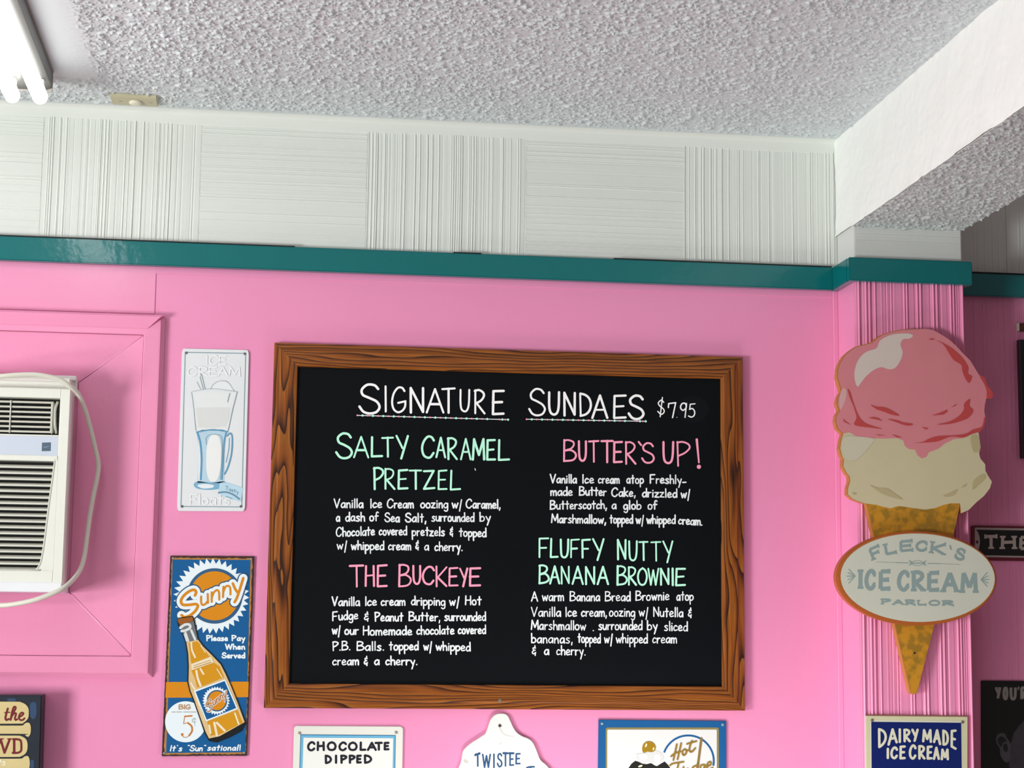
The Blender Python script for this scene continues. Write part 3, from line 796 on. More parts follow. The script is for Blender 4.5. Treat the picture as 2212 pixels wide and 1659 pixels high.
heading([('P', 543, 668, 1072, 1332), ('R', 668, 792, 1083, 1328), ('E', 818, 937, 1097, 1325), ('T', 940, 1092, 1100, 1328), ('Z', 1098, 1237, 1105, 1332), ('E', 1262, 1372, 1102, 1332), ('L', 1398, 1522, 1105, 1337)], cA, 4.3, CG)
heading([('S', 150, 340, 135, 440), ('U', 362, 492, 173, 432), ('N', 520, 662, 178, 442), ('D', 693, 830, 185, 446), ('A', 823, 1003, 205, 468), ('E', 1053, 1197, 205, 468), ('S', 1208, 1388, 208, 480)], cB, 4.9, CW)
heading([('$', 1517, 1610, 240, 445), ('7', 1632, 1727, 288, 460), ('9', 1760, 1845, 288, 456), ('5', 1847, 1932, 300, 456)], cB, 2.9, CW)
heading([('B', 522, 667, 680, 925), ('U', 680, 777, 693, 922), ('T', 788, 907, 690, 932), ('T', 920, 1060, 688, 937), ('E', 1053, 1157, 702, 935), ('R', 1178, 1302, 702, 955), ('S', 1350, 1497, 712, 943)], cB, 4.3, CP)
heading([('U', 1578, 1702, 702, 948), ('P', 1722, 1877, 700, 978)], cB, 4.5, CP)
i_ = Ink(); i_.line(cB([(1325, 710), (1352, 745)]), 4); i_.lay('chalk_lettering', YC, CP, board)
i_ = Ink(); i_.ribbon(cB([(1942, 685), (1965, 930)]), [5.2, 3.4]); i_.disc(cB([(1965, 975)])[0], 4.6)
i_.lay('chalk_lettering', YC, CP, board)
heading([('T', 288, 468, 862, 1128), ('H', 475, 592, 866, 1122), ('E', 613, 742, 858, 1125)], cC, 4.3, CP)
heading([('B', 863, 1018, 850, 1127), ('U', 1030, 1132, 865, 1097), ('C', 1140, 1292, 875, 1102), ('K', 1298, 1443, 872, 1128), ('E', 1448, 1568, 890, 1117), ('Y', 1573, 1682, 895, 1128), ('E', 1688, 1830, 890, 1117)], cC, 4.3, CP)
heading([('F', 180, 305, 812, 1055), ('L', 312, 412, 818, 1056), ('U', 428, 537, 828, 1060), ('F', 548, 662, 828, 1057), ('F', 680, 790, 828, 1062), ('Y', 803, 948, 823, 1088)], cE, 4.2, CG)
heading([('N', 1090, 1207, 832, 1080), ('U', 1225, 1337, 848, 1093), ('T', 1343, 1462, 855, 1092), ('T', 1483, 1613, 855, 1097), ('Y', 1623, 1752, 848, 1117)], cE, 4.0, CG)
heading([('B', 178, 307, 1127, 1360), ('A', 303, 432, 1138, 1362), ('N', 435, 548, 1143, 1366), ('A', 563, 708, 1143, 1368), ('N', 718, 843, 1147, 1372), ('A', 858, 1002, 1143, 1370)], cE, 4.2, CG)
heading([('B', 1088, 1218, 1137, 1378), ('R', 1218, 1327, 1150, 1378), ('O', 1328, 1452, 1162, 1378), ('W', 1448, 1587, 1167, 1378), ('N', 1593, 1707, 1167, 1376), ('I', 1728, 1757, 1167, 1382), ('E', 1773, 1897, 1167, 1382)], cE, 4.2, CG)

def lines(tf, s, cap, rows, w=3.0):
    for row in rows:
        ink = Ink()
        for text, x0, x1, yb, yb2 in row:
            (a, b), (c, d) = tf([(x0, yb), (x1, yb2)])
            word(ink, text, a + w / 2, c - w / 2, b - w / 2, cap * s - w, w, d - w / 2, jit=.5)
        ink.lay('chalk_lettering', YC, CWB, board)
lines(cC, .18535, 118, [
    [('Vanilla', 110, 460, 205, 207), ('Ice', 535, 680, 207, 205), ('Cream', 730, 1050, 207, 210), ('oozing', 1120, 1450, 207, 210), ('w/', 1485, 1610, 208, 210), ('Caramel,', 1650, 2060, 208, 215)],
    [('a', 135, 190, 363, 365), ('dash', 245, 480, 362, 362), ('of', 525, 640, 360, 360), ('Sea', 700, 885, 368, 372), ('Salt,', 940, 1195, 370, 375), ('surrounded', 1250, 1755, 362, 368), ('by', 1810, 1945, 365, 365)],
    [('Chocolate', 135, 595, 542, 525), ('covered', 635, 970, 525, 525), ('pretzels', 1020, 1410, 530, 535), ('&', 1462, 1507, 533, 535), ('topped', 1570, 1895, 540, 545)],
    [('w/', 145, 270, 690, 690), ('whipped', 310, 705, 693, 697), ('cream', 745, 1020, 697, 697), ('&', 1063, 1107, 695, 695), ('a', 1165, 1225, 700, 702), ('cherry.', 1285, 1620, 705, 707)]])
lines(cD, .16727, 130, [
    [('Vanilla', 95, 465, 238, 238), ('Ice', 525, 685, 235, 235), ('cream', 730, 1055, 235, 235), ('dripping', 1120, 1570, 228, 235), ('w/', 1615, 1750, 232, 232), ('Hot', 1820, 2035, 225, 228)],
    [('Fudge', 105, 445, 430, 410), ('&', 512, 580, 432, 432), ('Peanut', 650, 1025, 437, 437), ('Butter,', 1090, 1505, 430, 437), ('surrounded', 1550, 2095, 430, 432)],
    [('w/', 100, 215, 605, 605), ('our', 260, 450, 610, 608), ('Homemade', 500, 1140, 617, 615), ('chocolate', 1190, 1685, 610, 605), ('covered', 1725, 2095, 600, 600)],
    [('P.B.', 105, 345, 818, 808), ('Balls.', 420, 780, 815, 815), ('topped', 835, 1225, 810, 810), ('w/', 1280, 1395, 812, 812), ('whipped', 1440, 1895, 812, 825)],
    [('cream', 105, 455, 1005, 1003), ('&', 512, 567, 1005, 1005), ('a', 645, 720, 1003, 1003), ('cherry.', 790, 1210, 1003, 1003)]], 3.0)
lines(cE, .18535, 115, [
    [('Vanilla', 310, 630, 187, 190), ('Ice', 685, 830, 190, 190), ('cream', 870, 1130, 190, 192), ('atop', 1200, 1410, 190, 192), ('Freshly-', 1475, 1905, 190, 195)],
    [('made', 315, 580, 333, 335), ('Butter', 650, 975, 330, 335), ('Cake,', 1025, 1315, 345, 345), ('drizzled', 1385, 1800, 350, 355), ('w/', 1835, 1950, 358, 358)],
    [('Butterscotch,', 310, 980, 492, 487), ('a', 1030, 1090, 490, 490), ('glob', 1165, 1380, 492, 495), ('of', 1448, 1568, 492, 492)],
    [('Marshmallow,', 325, 970, 650, 660), ('topped', 1005, 1285, 655, 658), ('w/', 1310, 1410, 657, 660), ('whipped', 1435, 1780, 657, 662), ('cream.', 1805, 2095, 665, 682)]])
lines(cF, .17631, 128, [
    [('A', 95, 185, 225, 225), ('warm', 230, 505, 222, 222), ('Banana', 570, 945, 222, 225), ('Bread', 1000, 1320, 222, 222), ('Brownie', 1375, 1795, 218, 210), ('atop', 1875, 2090, 217, 217)],
    [('Vanilla', 95, 465, 413, 413), ('Ice', 515, 660, 413, 413), ('cream,', 710, 1030, 413, 415), ('oozing', 1050, 1375, 410, 413), ('w/', 1415, 1535, 410, 410), ('Nutella', 1590, 1965, 415, 420), ('&', 2018, 2068, 425, 425)],
    [('Marshmallow', 95, 775, 573, 580), ('.', 845, 875, 590, 590), ('surrounded', 920, 1465, 575, 578), ('by', 1515, 1650, 578, 578), ('sliced', 1725, 2020, 585, 592)],
    [('bananas,', 95, 610, 737, 742), ('topped', 665, 955, 732, 738), ('w/', 990, 1100, 738, 738), ('whipped', 1135, 1530, 738, 738), ('cream', 1580, 1890, 738, 740)],
    [('&', 105, 162, 885, 885), ('a', 255, 320, 883, 883), ('cherry.', 405, 770, 883, 888)]], 2.7)
# dotted underlines in pink, green and white
for tf, (xa, ya), (xc, yc_) in ((cA, (370, 500), (2045, 548)), (cB, (135, 470), (1400, 492))):
    (a, b), (c, d) = tf([(xa, ya), (xc, yc_)])
    i_ = Ink(); i_.line([(a, b), (c, d)], 1.7); i_.lay('underline', YC, CWB, board)
    n = 30 if xa == 370 else 24
    for cc, off in ((CP, 0), (CG, 1)):
        i_ = Ink()
        for k in range(off, n, 2):
            t = k / (n - 1) if k < n - 4 else 1 - (n - 1 - k) * .55 / (n - 1)
            i_.disc((a + (c - a) * t, b + (d - b) * t), 2.0 if cc is CP else 2.5, n=8)
        i_.lay('underline_dots', YC - .0002, cc, board)
# smears of wiped chalk
i_ = Ink(); i_.ribbon([(1026, 1012), (1027, 1016)], 1.6); i_.lay('chalk_speck', YC, CWB, board)
i_ = Ink(); i_.disc((1497, 884), 34, 29, 30); i_.lay('wiped_patch', -.01065, mat('#0e1216', .55, 0, 0, .12), board)
def screw(parent, u, v, Y, r=.0022, hexc='#9a958c', metal=.6, h=.0012):
    c = P(u, v, Y); bm = bmesh.new()
    bmesh.ops.create_cone(bm, cap_ends=True, segments=12, radius1=r, radius2=r * .7, depth=h)
    bmesh.ops.rotate(bm, matrix=Matrix.Rotation(pi / 2, 3, 'X'), verts=bm.verts[:])
    bmesh.ops.translate(bm, vec=Vector((c[0], Y - h / 2, c[2])) - wloc(parent), verts=bm.verts[:])
    me = bpy.data.meshes.new('screw'); bm.to_mesh(me); bm.free(); me.materials.append(mat(hexc, .4, metal=metal))
    o = bpy.data.objects.new('screw', me); col.objects.link(o); o.parent = parent
    return o
i_ = Ink(); i_.disc(cB([(1731, 450)])[0], 1.4, n=8); i_.lay('chalk_speck', YC, mat('#8a9092', .8), board)
screw(board, 1080.5, 1513.5, -.0170, .0034, '#8d8a84')

# ------------------------------------------------------------------ sign helpers
def sign(name, u, v, label, cat='sign', Y=0):
    return thing(name, P(u, v, Y), label, cat)
def jag(pts, step, amp, rnd):
    out = []
    for i in range(len(pts)):
        a, b = np.array(pts[i], float), np.array(pts[(i + 1) % len(pts)], float)
        L_ = np.hypot(*(b - a)); n = max(1, int(L_ / step)); nn = np.array([-(b - a)[1], (b - a)[0]]) / L_
        for k in range(n):
            out.append(tuple(a + (b - a) * k / n + (nn * rnd.uniform(-amp, amp) if k else 0)))
    return out
def rrect(x0, y0, x1, y1, r, n=5):
    o = []
    for cx_, cy_, a in ((x0 + r, y0 + r, pi), (x1 - r, y0 + r, 1.5 * pi), (x1 - r, y1 - r, 0), (x0 + r, y1 - r, .5 * pi)):
        o += [(cx_ + r * cos(a + pi / 2 * k / n), cy_ + r * sin(a + pi / 2 * k / n)) for k in range(n + 1)]
    return o
def warp(pts, q):    # unit square -> quad q (tl, tr, br, bl)
    return [tuple((1 - b) * ((1 - a) * np.array(q[0]) + a * np.array(q[1])) + b * ((1 - a) * np.array(q[3]) + a * np.array(q[2]))) for a, b in pts]
LAY = .00025

# ------------------------------------------------------------------ ice cream float sign
cH = crop(360, 740, .2291)
s1 = sign('tin_sign', 460, 1103, 'white embossed tin sign of an ice cream float glass, above the orange soda sign')
Y1 = -.0035
q = cH([(145, 55), (778, 70), (740, 1590), (98, 1588)])
solid('plate', warp(rrect(0, 0, 1, 1, .035), q), Y1, -.0005, mat('#e4e8ea', .35, .04, 150), s1, .0006)
def frame_strokes(ink, pts, w):
    for a, b in zip(pts, pts[1:] + pts[:1]): ink.line([a, b], w)
i_ = Ink(); frame_strokes(i_, cH([(175, 92), (745, 102), (708, 1550), (135, 1545)]), 1.7); i_.lay('border', Y1 - LAY, mat('#7f95a4', .4), s1)
EMB = mat('#eef1f2', .3)
i_ = Ink()
for ch, a, b in (('I', 365, 395), ('C', 405, 480), ('E', 495, 560)): letter(i_, ch, *[cH([(a, 0)])[0][0], cH([(b, 0)])[0][0]], *[cH([(0, 125)])[0][1], cH([(0, 205)])[0][1]], 3.4)
for ch, a, b in (('C', 200, 280), ('R', 305, 385), ('E', 400, 470), ('A', 485, 575), ('M', 590, 690)): letter(i_, ch, cH([(a, 0)])[0][0], cH([(b, 0)])[0][0], cH([(0, 232)])[0][1], cH([(0, 315)])[0][1], 3.4)
i_.lay('embossed_lettering', Y1 - .0001, EMB, s1, .0008)
i_ = Ink(); word(i_, 'Floats', 411, 496, cH([(0, 1525)])[0][1], 22, 3.4); i_.lay('embossed_lettering', Y1 - .0001, EMB, s1, .0008)
def shape(parent, name, pts, Y, m, smooth=False):
    k = Ink(); k.poly(pts, smooth); return k.lay(name, Y, m, parent)
# glass drawing
shape(s1, 'glass_cream', cH([(235, 465), (665, 465), (575, 830), (285, 830)]), Y1 - LAY, mat('#e6eaea', .35))
shape(s1, 'glass_cream', cH([(415, 440), (440, 395), (490, 365), (560, 370), (605, 400), (635, 450)]), Y1 - LAY, mat('#e8eced', .35), True)
shape(s1, 'glass_syrup', cH([(275, 615), (600, 612), (585, 700), (560, 790), (440, 805), (300, 800)]), Y1 - 2 * LAY, mat('#dcdfdd', .35))
shape(s1, 'glass_body', cH([(278, 838), (330, 825), (430, 818), (530, 822), (578, 838), (560, 900), (550, 1000), (545, 1200), (545, 1310), (500, 1325), (290, 1320), (290, 1250), (300, 1000), (290, 920)]), Y1 - LAY, mat('#b9d6e6', .35))
shape(s1, 'glass_pane', cH([(300, 920), (318, 960), (325, 1100), (318, 1290), (295, 1270), (297, 1100)]), Y1 - 2 * LAY, mat('#e4ebee', .35), True)
i_ = Ink(); i_.poly(warp(rrect(0, 0, 1, 1, .4, 7), cH([(378, 868), (522, 868), (505, 1312), (368, 1312)]))); i_.lay('glass_pane', Y1 - 2 * LAY, mat('#eef0ef', .35), s1)
shape(s1, 'glass_foot', cH([(258, 1330), (300, 1308), (420, 1322), (545, 1308), (545, 1350), (500, 1378), (400, 1390), (300, 1380), (262, 1358)]), Y1 - LAY, mat('#7fb2d0', .35), True)
shape(s1, 'glass_foot_shine', cH([(290, 1345), (360, 1332), (440, 1345), (430, 1368), (340, 1375)]), Y1 - 2 * LAY, mat('#e8f0f4', .35), True)
i_ = Ink()
for pts, w in (([(282, 845), (430, 822), (575, 840)], 2.6), ([(290, 850), (315, 940), (328, 1100), (320, 1290)], 3.6), ([(560, 850), (540, 950), (530, 1150), (520, 1290)], 3.0), ([(570, 880), (600, 855), (618, 900), (610, 1050), (575, 1180), (545, 1240)], 3.0), ([(590, 900), (585, 1000), (560, 1130)], 1.2)):
    i_.line(cH(pts), w, True)
i_.lay('glass_outline', Y1 - 3 * LAY, mat('#5f9cc0', .35), s1)
i_ = Ink()
for pts, w in (([(235, 465), (255, 620), (275, 830)], 1.1), ([(665, 465), (620, 640), (580, 830)], 1.5), ([(245, 460), (430, 435), (660, 462)], .8), ([(375, 960), (372, 900), (410, 868), (480, 868), (520, 905), (520, 1100), (505, 1290)], 1.1), ([(595, 480), (575, 560)], 1.8), ([(415, 440), (440, 395), (500, 362), (575, 372), (635, 455)], .8), ([(305, 290), (345, 440)], 1.2), ([(325, 285), (362, 435)], 1.2), ([(285, 370), (320, 440)], .9)):
    i_.line(cH(pts), w, len(pts) > 2)
i_.lay('glass_outline', Y1 - 3 * LAY, mat('#8ea3ad', .35), s1)
shape(s1, 'tag', cH([(500, 1325), (570, 1320), (650, 1345), (720, 1370), (700, 1500), (600, 1475), (488, 1430)]), Y1 - 2 * LAY, mat('#bcdcec', .35))
i_ = Ink(); a = cH([(555, 1385), (675, 1425)]); word(i_, 'Tasty', a[0][0], a[1][0], a[0][1], 8, 1.1, a[1][1]); i_.lay('tag_lettering', Y1 - 3 * LAY, mat('#6f97ad', .35), s1)
i_ = Ink(); i_.line(cH([(490, 1415), (560, 1410), (630, 1435), (685, 1475)]), 3.4, True); i_.line(cH([(560, 1450), (620, 1470)]), 1.2); i_.lay('tag_mark', Y1 - 3 * LAY, mat('#6a93ab', .35), s1)
for a in ((186, 97), (737, 105), (145, 1545), (700, 1545)): screw(s1, *cH([a])[0], Y1 - .0003, .0024, '#77787a')

# ------------------------------------------------------------------ orange soda sign
cI = crop(330, 1190, .27714); cJ = crop(350, 1200, .12055); cK = crop(350, 1400, .14463)
s2 = sign('tin_sign', 445, 1632, 'tall blue and orange tin soda sign with a leaning bottle, its rim rusted')
Y2 = -.004; rr = random.Random(8)
solid('plate', jag(cI([(137, 38), (793, 42), (735, 1597), (70, 1600)]), 6, .35, rr), Y2, -.0005, mat('#3a2420', .5, .1, 200, .4, .4, 60), s2)
ORG = mat('#d98a12', .35); BLU = mat('#105c96', .32, 0, 0, .5, .04, 30); WHT = mat('#e9f4f8', .35)
i_ = Ink(); i_.poly(jag(cI([(150, 52), (778, 58), (722, 1583), (88, 1587)]), 5, 1.3, rr)); i_.lay('rust_border', Y2 - LAY, mat('#b07a3a', .5, 0, 0, .4, .3, 80), s2)
shape(s2, 'printed_field', jag(cI([(155, 68), (762, 70), (722, 1570), (104, 1575)]), 9, .4, rr), Y2 - 2 * LAY, BLU)
shape(s2, 'orange_band', jag(cI([(104, 1022), (748, 1020), (744, 1140), (98, 1145)]), 9, .4, rr), Y2 - 3 * LAY, ORG)
# white sunburst
c0 = (882, 725); n = 36; pts = []
for k in range(n):
    a = 2 * pi * (k + .25) / n; ro, ri = 680, 580
    pts.append((c0[0] + ro * cos(a), c0[1] + ro * sin(a)))
    a2 = a + pi / n
    pts.append((c0[0] + 10 + ri * cos(a2), c0[1] + ri * sin(a2)))
shape(s2, 'sunburst', cJ(pts), Y2 - 3 * LAY, WHT)
i_ = Ink(); i_.disc(cJ([(942, 725)])[0], 497 * .12055, n=60); i_.lay('sun_ring', Y2 - 4 * LAY, mat('#2f5f86', .35), s2)
i_ = Ink(); i_.disc(cJ([(942, 722)])[0], 440 * .12055, n=60); i_.lay('sun_disc', Y2 - 5 * LAY, ORG, s2)
SUN = [([(590, 715), (610, 660), (575, 615), (490, 640), (390, 720), (340, 810), (370, 880), (480, 885), (600, 870), (640, 900), (620, 960), (560, 1030), (480, 1085), (400, 1105), (350, 1070)], 50, True),
       ([(700, 735), (700, 840), (725, 885), (775, 870), (805, 830)], 38, True), ([(818, 690), (822, 850)], 38, False),
       ([(890, 660), (890, 830)], 38, False), ([(890, 760), (930, 660), (985, 620), (1020, 660), (1025, 790)], 36, True),
       ([(1100, 560), (1092, 745)], 38, False), ([(1095, 660), (1140, 560), (1190, 545), (1222, 590), (1225, 700)], 36, True),
       ([(1268, 500), (1310, 600), (1365, 675)], 46, True), ([(1455, 405), (1395, 600), (1340, 760), (1300, 835)], 46, True)]
for nm, extra, m_, d_ in (('logo_edge', 150, mat('#2a587e', .35), 6), ('logo_halo', 108, WHT, 7), ('logo_lettering', 0, ORG, 8)):
    i_ = Ink()
    for p_, w_, sm in SUN:
        i_.line(cJ(p_), (w_ + extra) * .12055, sm)
        if extra:
            for pp in (smoothline(p_) if sm else p_): i_.disc(cJ([pp])[0], (w_ + extra) * .12055 / 2, n=12)
    i_.lay(nm, Y2 - d_ * LAY, m_, s2)
# white price disc
i_ = Ink(); i_.disc(cI([(256, 1332)])[0], 160 * .27714, n=50); i_.lay('price_disc', Y2 - 4 * LAY, WHT, s2)
BR = mat('#b98a5c', .4)
i_ = Ink(); a = cI([(205, 1237), (292, 1237)]); word(i_, 'BIG', a[0][0], a[1][0], a[0][1] - 1, 9.5, 2.2); i_.lay('price_lettering', Y2 - 5 * LAY, BR, s2)
i_ = Ink()
for a, b in ((150, 178), (188, 225), (240, 262), (268, 290), (298, 335)): i_.line(cI([(a, 1256), (b, 1256)]), 2.0)
i_.lay('price_mark', Y2 - 5 * LAY, mat('#b7b6ac', .4), s2)
i_ = Ink()
i_.line(cK([(340, 1020), (445, 1012)]), 3.2); i_.line(cK([(338, 1020), (322, 1130)]), 1.6)
i_.line(cK([(322, 1130), (390, 1120), (440, 1170), (445, 1240), (400, 1310), (345, 1335), (300, 1310)]), [1.4, 4.6, 1.4], True)
i_.ribbon(smoothline(cK([(385, 1118), (440, 1165), (447, 1240), (405, 1305)])), 3.8); i_.disc(cK([(302, 1290)])[0], 3)
i_.lay('price_lettering', Y2 - 5 * LAY, mat('#c77a2c', .4), s2)
i_ = Ink(); i_.line(cK([(508, 1065), (480, 1050), (450, 1078), (470, 1110), (505, 1100)]), 1.3, True); i_.line(cK([(480, 1040), (492, 1160)]), .8); i_.lay('price_mark', Y2 - 5 * LAY, mat('#a9a9a0', .4), s2)
# bottle
bo = [(195, 545), (205, 525), (310, 512), (322, 540), (352, 690), (392, 742), (455, 803), (530, 882), (568, 955), (610, 1050), (662, 1180), (722, 1340), (690, 1400), (600, 1448), (500, 1488), (442, 1478), (408, 1418), (368, 1300), (322, 1170), (290, 1090), (274, 1020), (277, 900), (272, 800), (258, 710), (232, 640), (205, 590)]
i_ = Ink(); b2 = cI(bo); i_.poly(b2)
for a, b in zip(b2, b2[1:] + b2[:1]): i_.ribbon([a, b], 3.0)
i_.lay('bottle_outline', Y2 - 8 * LAY, mat('#15191d', .35), s2)
body = [(262, 712), (352, 692), (392, 745), (455, 807), (528, 884), (566, 958), (608, 1052), (660, 1182), (716, 1335), (600, 1400), (520, 1445), (438, 1462), (412, 1410), (372, 1300), (326, 1168), (294, 1088), (279, 1020), (282, 900), (277, 800)]
shape(s2, 'bottle_body', cI(body), Y2 - 9 * LAY, mat('#e0c088', .3))
AMB = mat('#d5961c', .3)
for pts in ([(280, 720), (345, 705), (395, 760), (440, 825), (300, 880), (290, 800)], [(300, 930), (475, 872), (520, 900), (555, 985), (400, 1050), (345, 1065), (330, 1000)], [(425, 1330), (660, 1240), (700, 1340), (600, 1390), (520, 1430), (450, 1440)]):
    shape(s2, 'bottle_amber', cI(pts), Y2 - 10 * LAY, AMB)
i_ = Ink()
for pts, w in (([(300, 715), (305, 770), (330, 830)], 4), ([(340, 935), (350, 990), (372, 1050)], 5), ([(372, 920), (395, 960)], 4), ([(300, 1030), (315, 1060), (330, 1080)], 4), ([(375, 740), (410, 790)], 2), ([(500, 920), (540, 985)], 2), ([(480, 1340), (500, 1440)], 5), ([(500, 1340), (560, 1400)], 5), ([(640, 1265), (670, 1350)], 3.5), ([(440, 1360), (450, 1420)], 4), ([(325, 1100), (400, 1320)], 2)):
    i_.line(cI(pts), w, True)
i_.lay('bottle_shine', Y2 - 11 * LAY, mat('#f1e3c4', .3), s2)
shape(s2, 'bottle_cap', cI([(192, 545), (202, 527), (308, 513), (318, 540), (300, 552), (212, 577)]), Y2 - 9 * LAY, mat('#9a5a22', .35))
shape(s2, 'bottle_neck', cI([(206, 590), (212, 578), (300, 553), (318, 545), (350, 690), (262, 712), (234, 640)]), Y2 - 9 * LAY, mat('#6d7478', .35))
i_ = Ink()
for pts, w in (([(215, 600), (250, 575), (285, 575), (290, 600), (255, 620), (225, 625)], 5.5), ([(255, 640), (275, 700)], 5), ([(300, 620), (330, 690)], 5), ([(245, 650), (262, 705)], 2)):
    i_.line(cI(pts), w, True)
i_.lay('bottle_shine', Y2 - 10 * LAY, mat('#dfe3e4', .3), s2)
shape(s2, 'bottle_label', cI([(300, 882), (458, 825), (474, 870), (305, 930)]), Y2 - 11 * LAY, mat('#f0e2c0', .35))
i_ = Ink(); i_.line(cI([(318, 895), (450, 852)]), 1.2); i_.line(cI([(318, 912), (455, 868)]), 1.6); i_.lay('label_mark', Y2 - 12 * LAY, mat('#b7863a', .35), s2)
shape(s2, 'bottle_label', cI([(320, 1090), (565, 1000), (664, 1230), (415, 1330)]), Y2 - 12 * LAY, WHT)
shape(s2, 'label_field', cI([(334, 1098), (560, 1014), (650, 1225), (420, 1316)]), Y2 - 13 * LAY, BLU)
pts = []
for k in range(30):
    a = 2 * pi * k / 30; pts.append((494 + 108 * cos(a), 1168 + 112 * sin(a))); a += pi / 30; pts.append((494 + 92 * cos(a), 1168 + 96 * sin(a)))
shape(s2, 'sunburst', cI(pts), Y2 - 14 * LAY, WHT)
i_ = Ink(); i_.disc(cI([(500, 1168)])[0], 80 * .27714, 84 * .27714, 30); i_.lay('sun_ring', Y2 - 15 * LAY, mat('#2f5f86', .35), s2)
i_ = Ink(); i_.disc(cI([(500, 1168)])[0], 70 * .27714, 74 * .27714, 30); i_.lay('sun_disc', Y2 - 16 * LAY, ORG, s2)
def mini(p): # the same lettering, small, on the bottle label
    x, y = (p[0] - 880) / 1120, (p[1] - 740) / 1120; a = -.18
    return (495 + 172 * (x * cos(a) - y * sin(a)), 1170 + 210 * (x * sin(a) + y * cos(a)))
for nm, w_, m_, d_ in (('logo_halo', 4.6, mat('#e9e4dc', .35), 17), ('logo_lettering', 1.8, mat('#a8672a', .35), 18)):
    i_ = Ink()
    for p_, _, sm in SUN: i_.line(cI([mini(q) for q in p_]), w_, sm)
    i_.lay(nm, Y2 - d_ * LAY, m_, s2)
i_ = Ink()
for t, a, b, y in (('Please', 415, 588, 703), ('Pay', 612, 722, 703), ('When', 562, 722, 770), ('Served', 535, 722, 838)):
    (p0, y0), (p1, _) = cI([(a, y), (b, y)]); word(i_, t, p0 + 1.6, p1 - 1.6, y0 - 1, 11, 3.1, gap=.2)
i_.lay('lettering', Y2 - 4 * LAY, WHT, s2)
i_ = Ink()
for t, a, b, y in (("It's", 130, 238, 1563), ('"Sun"', 262, 420, 1562), ('sational!', 422, 694, 1558)):
    (p0, y0), (p1, _) = cI([(a, y), (b, y)]); word(i_, t, p0 + 1.4, p1 - 4, y0 - 1, 11.5, 2.7, gap=.2, slant=.22)
i_.lay('lettering', Y2 - 4 * LAY, WHT, s2)
for a in ((157, 57), (766, 62), (88, 1578), (712, 1574)): screw(s2, *cI([a])[0], Y2 - .0005, .0021, '#a8a49b', .3)

# ------------------------------------------------------------------ cone sign on the column
cG = crop(1760, 680, .27730); cO = crop(1780, 1120, .32480)
YCB = -.1010; YCF = -.1160; YOV = -.1330
s3 = thing('ice_cream_cone_sign', P(1980, 1300, -.11), 'tall cut-out two-scoop ice cream cone sign with an oval name plaque on the column', 'sign')
edge = mat('#c07c3c', .5)
pink_o = [(860, 110), (920, 118), (980, 150), (1050, 195), (1100, 240), (1150, 295), (1210, 355), (1250, 420), (1280, 470), (1320, 485), (1335, 530), (1360, 570), (1388, 610), (1380, 650), (1335, 652), (1325, 700), (1320, 750), (1330, 800), (1320, 860), (1290, 905), (1275, 918)]
drip = [(1230, 928), (1160, 960), (1080, 970), (1010, 1005), (960, 1045), (890, 1070), (870, 1105), (835, 1120), (800, 1095), (780, 1050), (730, 1045), (700, 1020), (690, 980), (640, 960), (540, 965), (420, 960), (320, 945), (270, 915)]
pink_l = [(215, 925), (175, 890), (157, 830), (165, 780), (187, 750), (168, 690), (178, 640), (205, 600), (190, 550), (172, 490), (175, 430), (190, 380), (225, 320), (270, 280), (320, 246), (380, 232), (440, 215), (480, 180), (530, 150), (600, 130), (680, 115), (760, 112)]
van_r = [(1275, 918), (1285, 970), (1293, 1030), (1280, 1080), (1290, 1120), (1328, 1165), (1330, 1215), (1350, 1255), (1380, 1300), (1365, 1350), (1320, 1410), (1260, 1460), (1200, 1520), (1140, 1547)]
van_b = [(1132, 1470), (1060, 1468), (1000, 1482), (940, 1505), (860, 1518), (760, 1505), (700, 1495), (650, 1490), (590, 1508), (530, 1495), (480, 1480), (395, 1470)]
van_l = [(340, 1455), (290, 1435), (250, 1400), (252, 1350), (268, 1300), (265, 1260), (240, 1230), (215, 1180), (220, 1130), (205, 1100), (190, 1040), (200, 980), (215, 925)]
scoops = [(x, y) for x, y in pink_o + van_r[1:]] + van_b + van_l[:-1] + pink_l
sil = cG(pink_o + van_r[1:]) + [(2074, 1090), (2050, 1200), (2018, 1352), (1981, 1497), (1973, 1500), (1966, 1496), (1932, 1349), (1886, 1156), (1871, 1088)] + cG(van_l[:-1] + pink_l)
solid('backing_board', sil, YCF, YCB, edge, s3)
def cprint(name, pts, k, m, smooth=False): return shape(s3, name, pts, YCF - k * LAY, m, smooth)
def inset(pts, d):   # shrink slightly toward the left edge thickness
    return [(x + d, y) for x, y in pts]
SPINK = mat('#d9868e', .5, 0, 0, .4, .04, 30); SVAN = mat('#cfc4a0', .5, 0, 0, .4, .05, 20)
cprint('vanilla_scoop', cG(van_r + van_b + [(x + 8, y) for x, y in van_l] + [(270, 915), (700, 850), (1100, 850)]), 1, SVAN)
cprint('strawberry_scoop', cG(pink_o + drip + [(x + 9, y + (4 if x > 300 else 0)) for x, y in pink_l]), 2, SPINK)
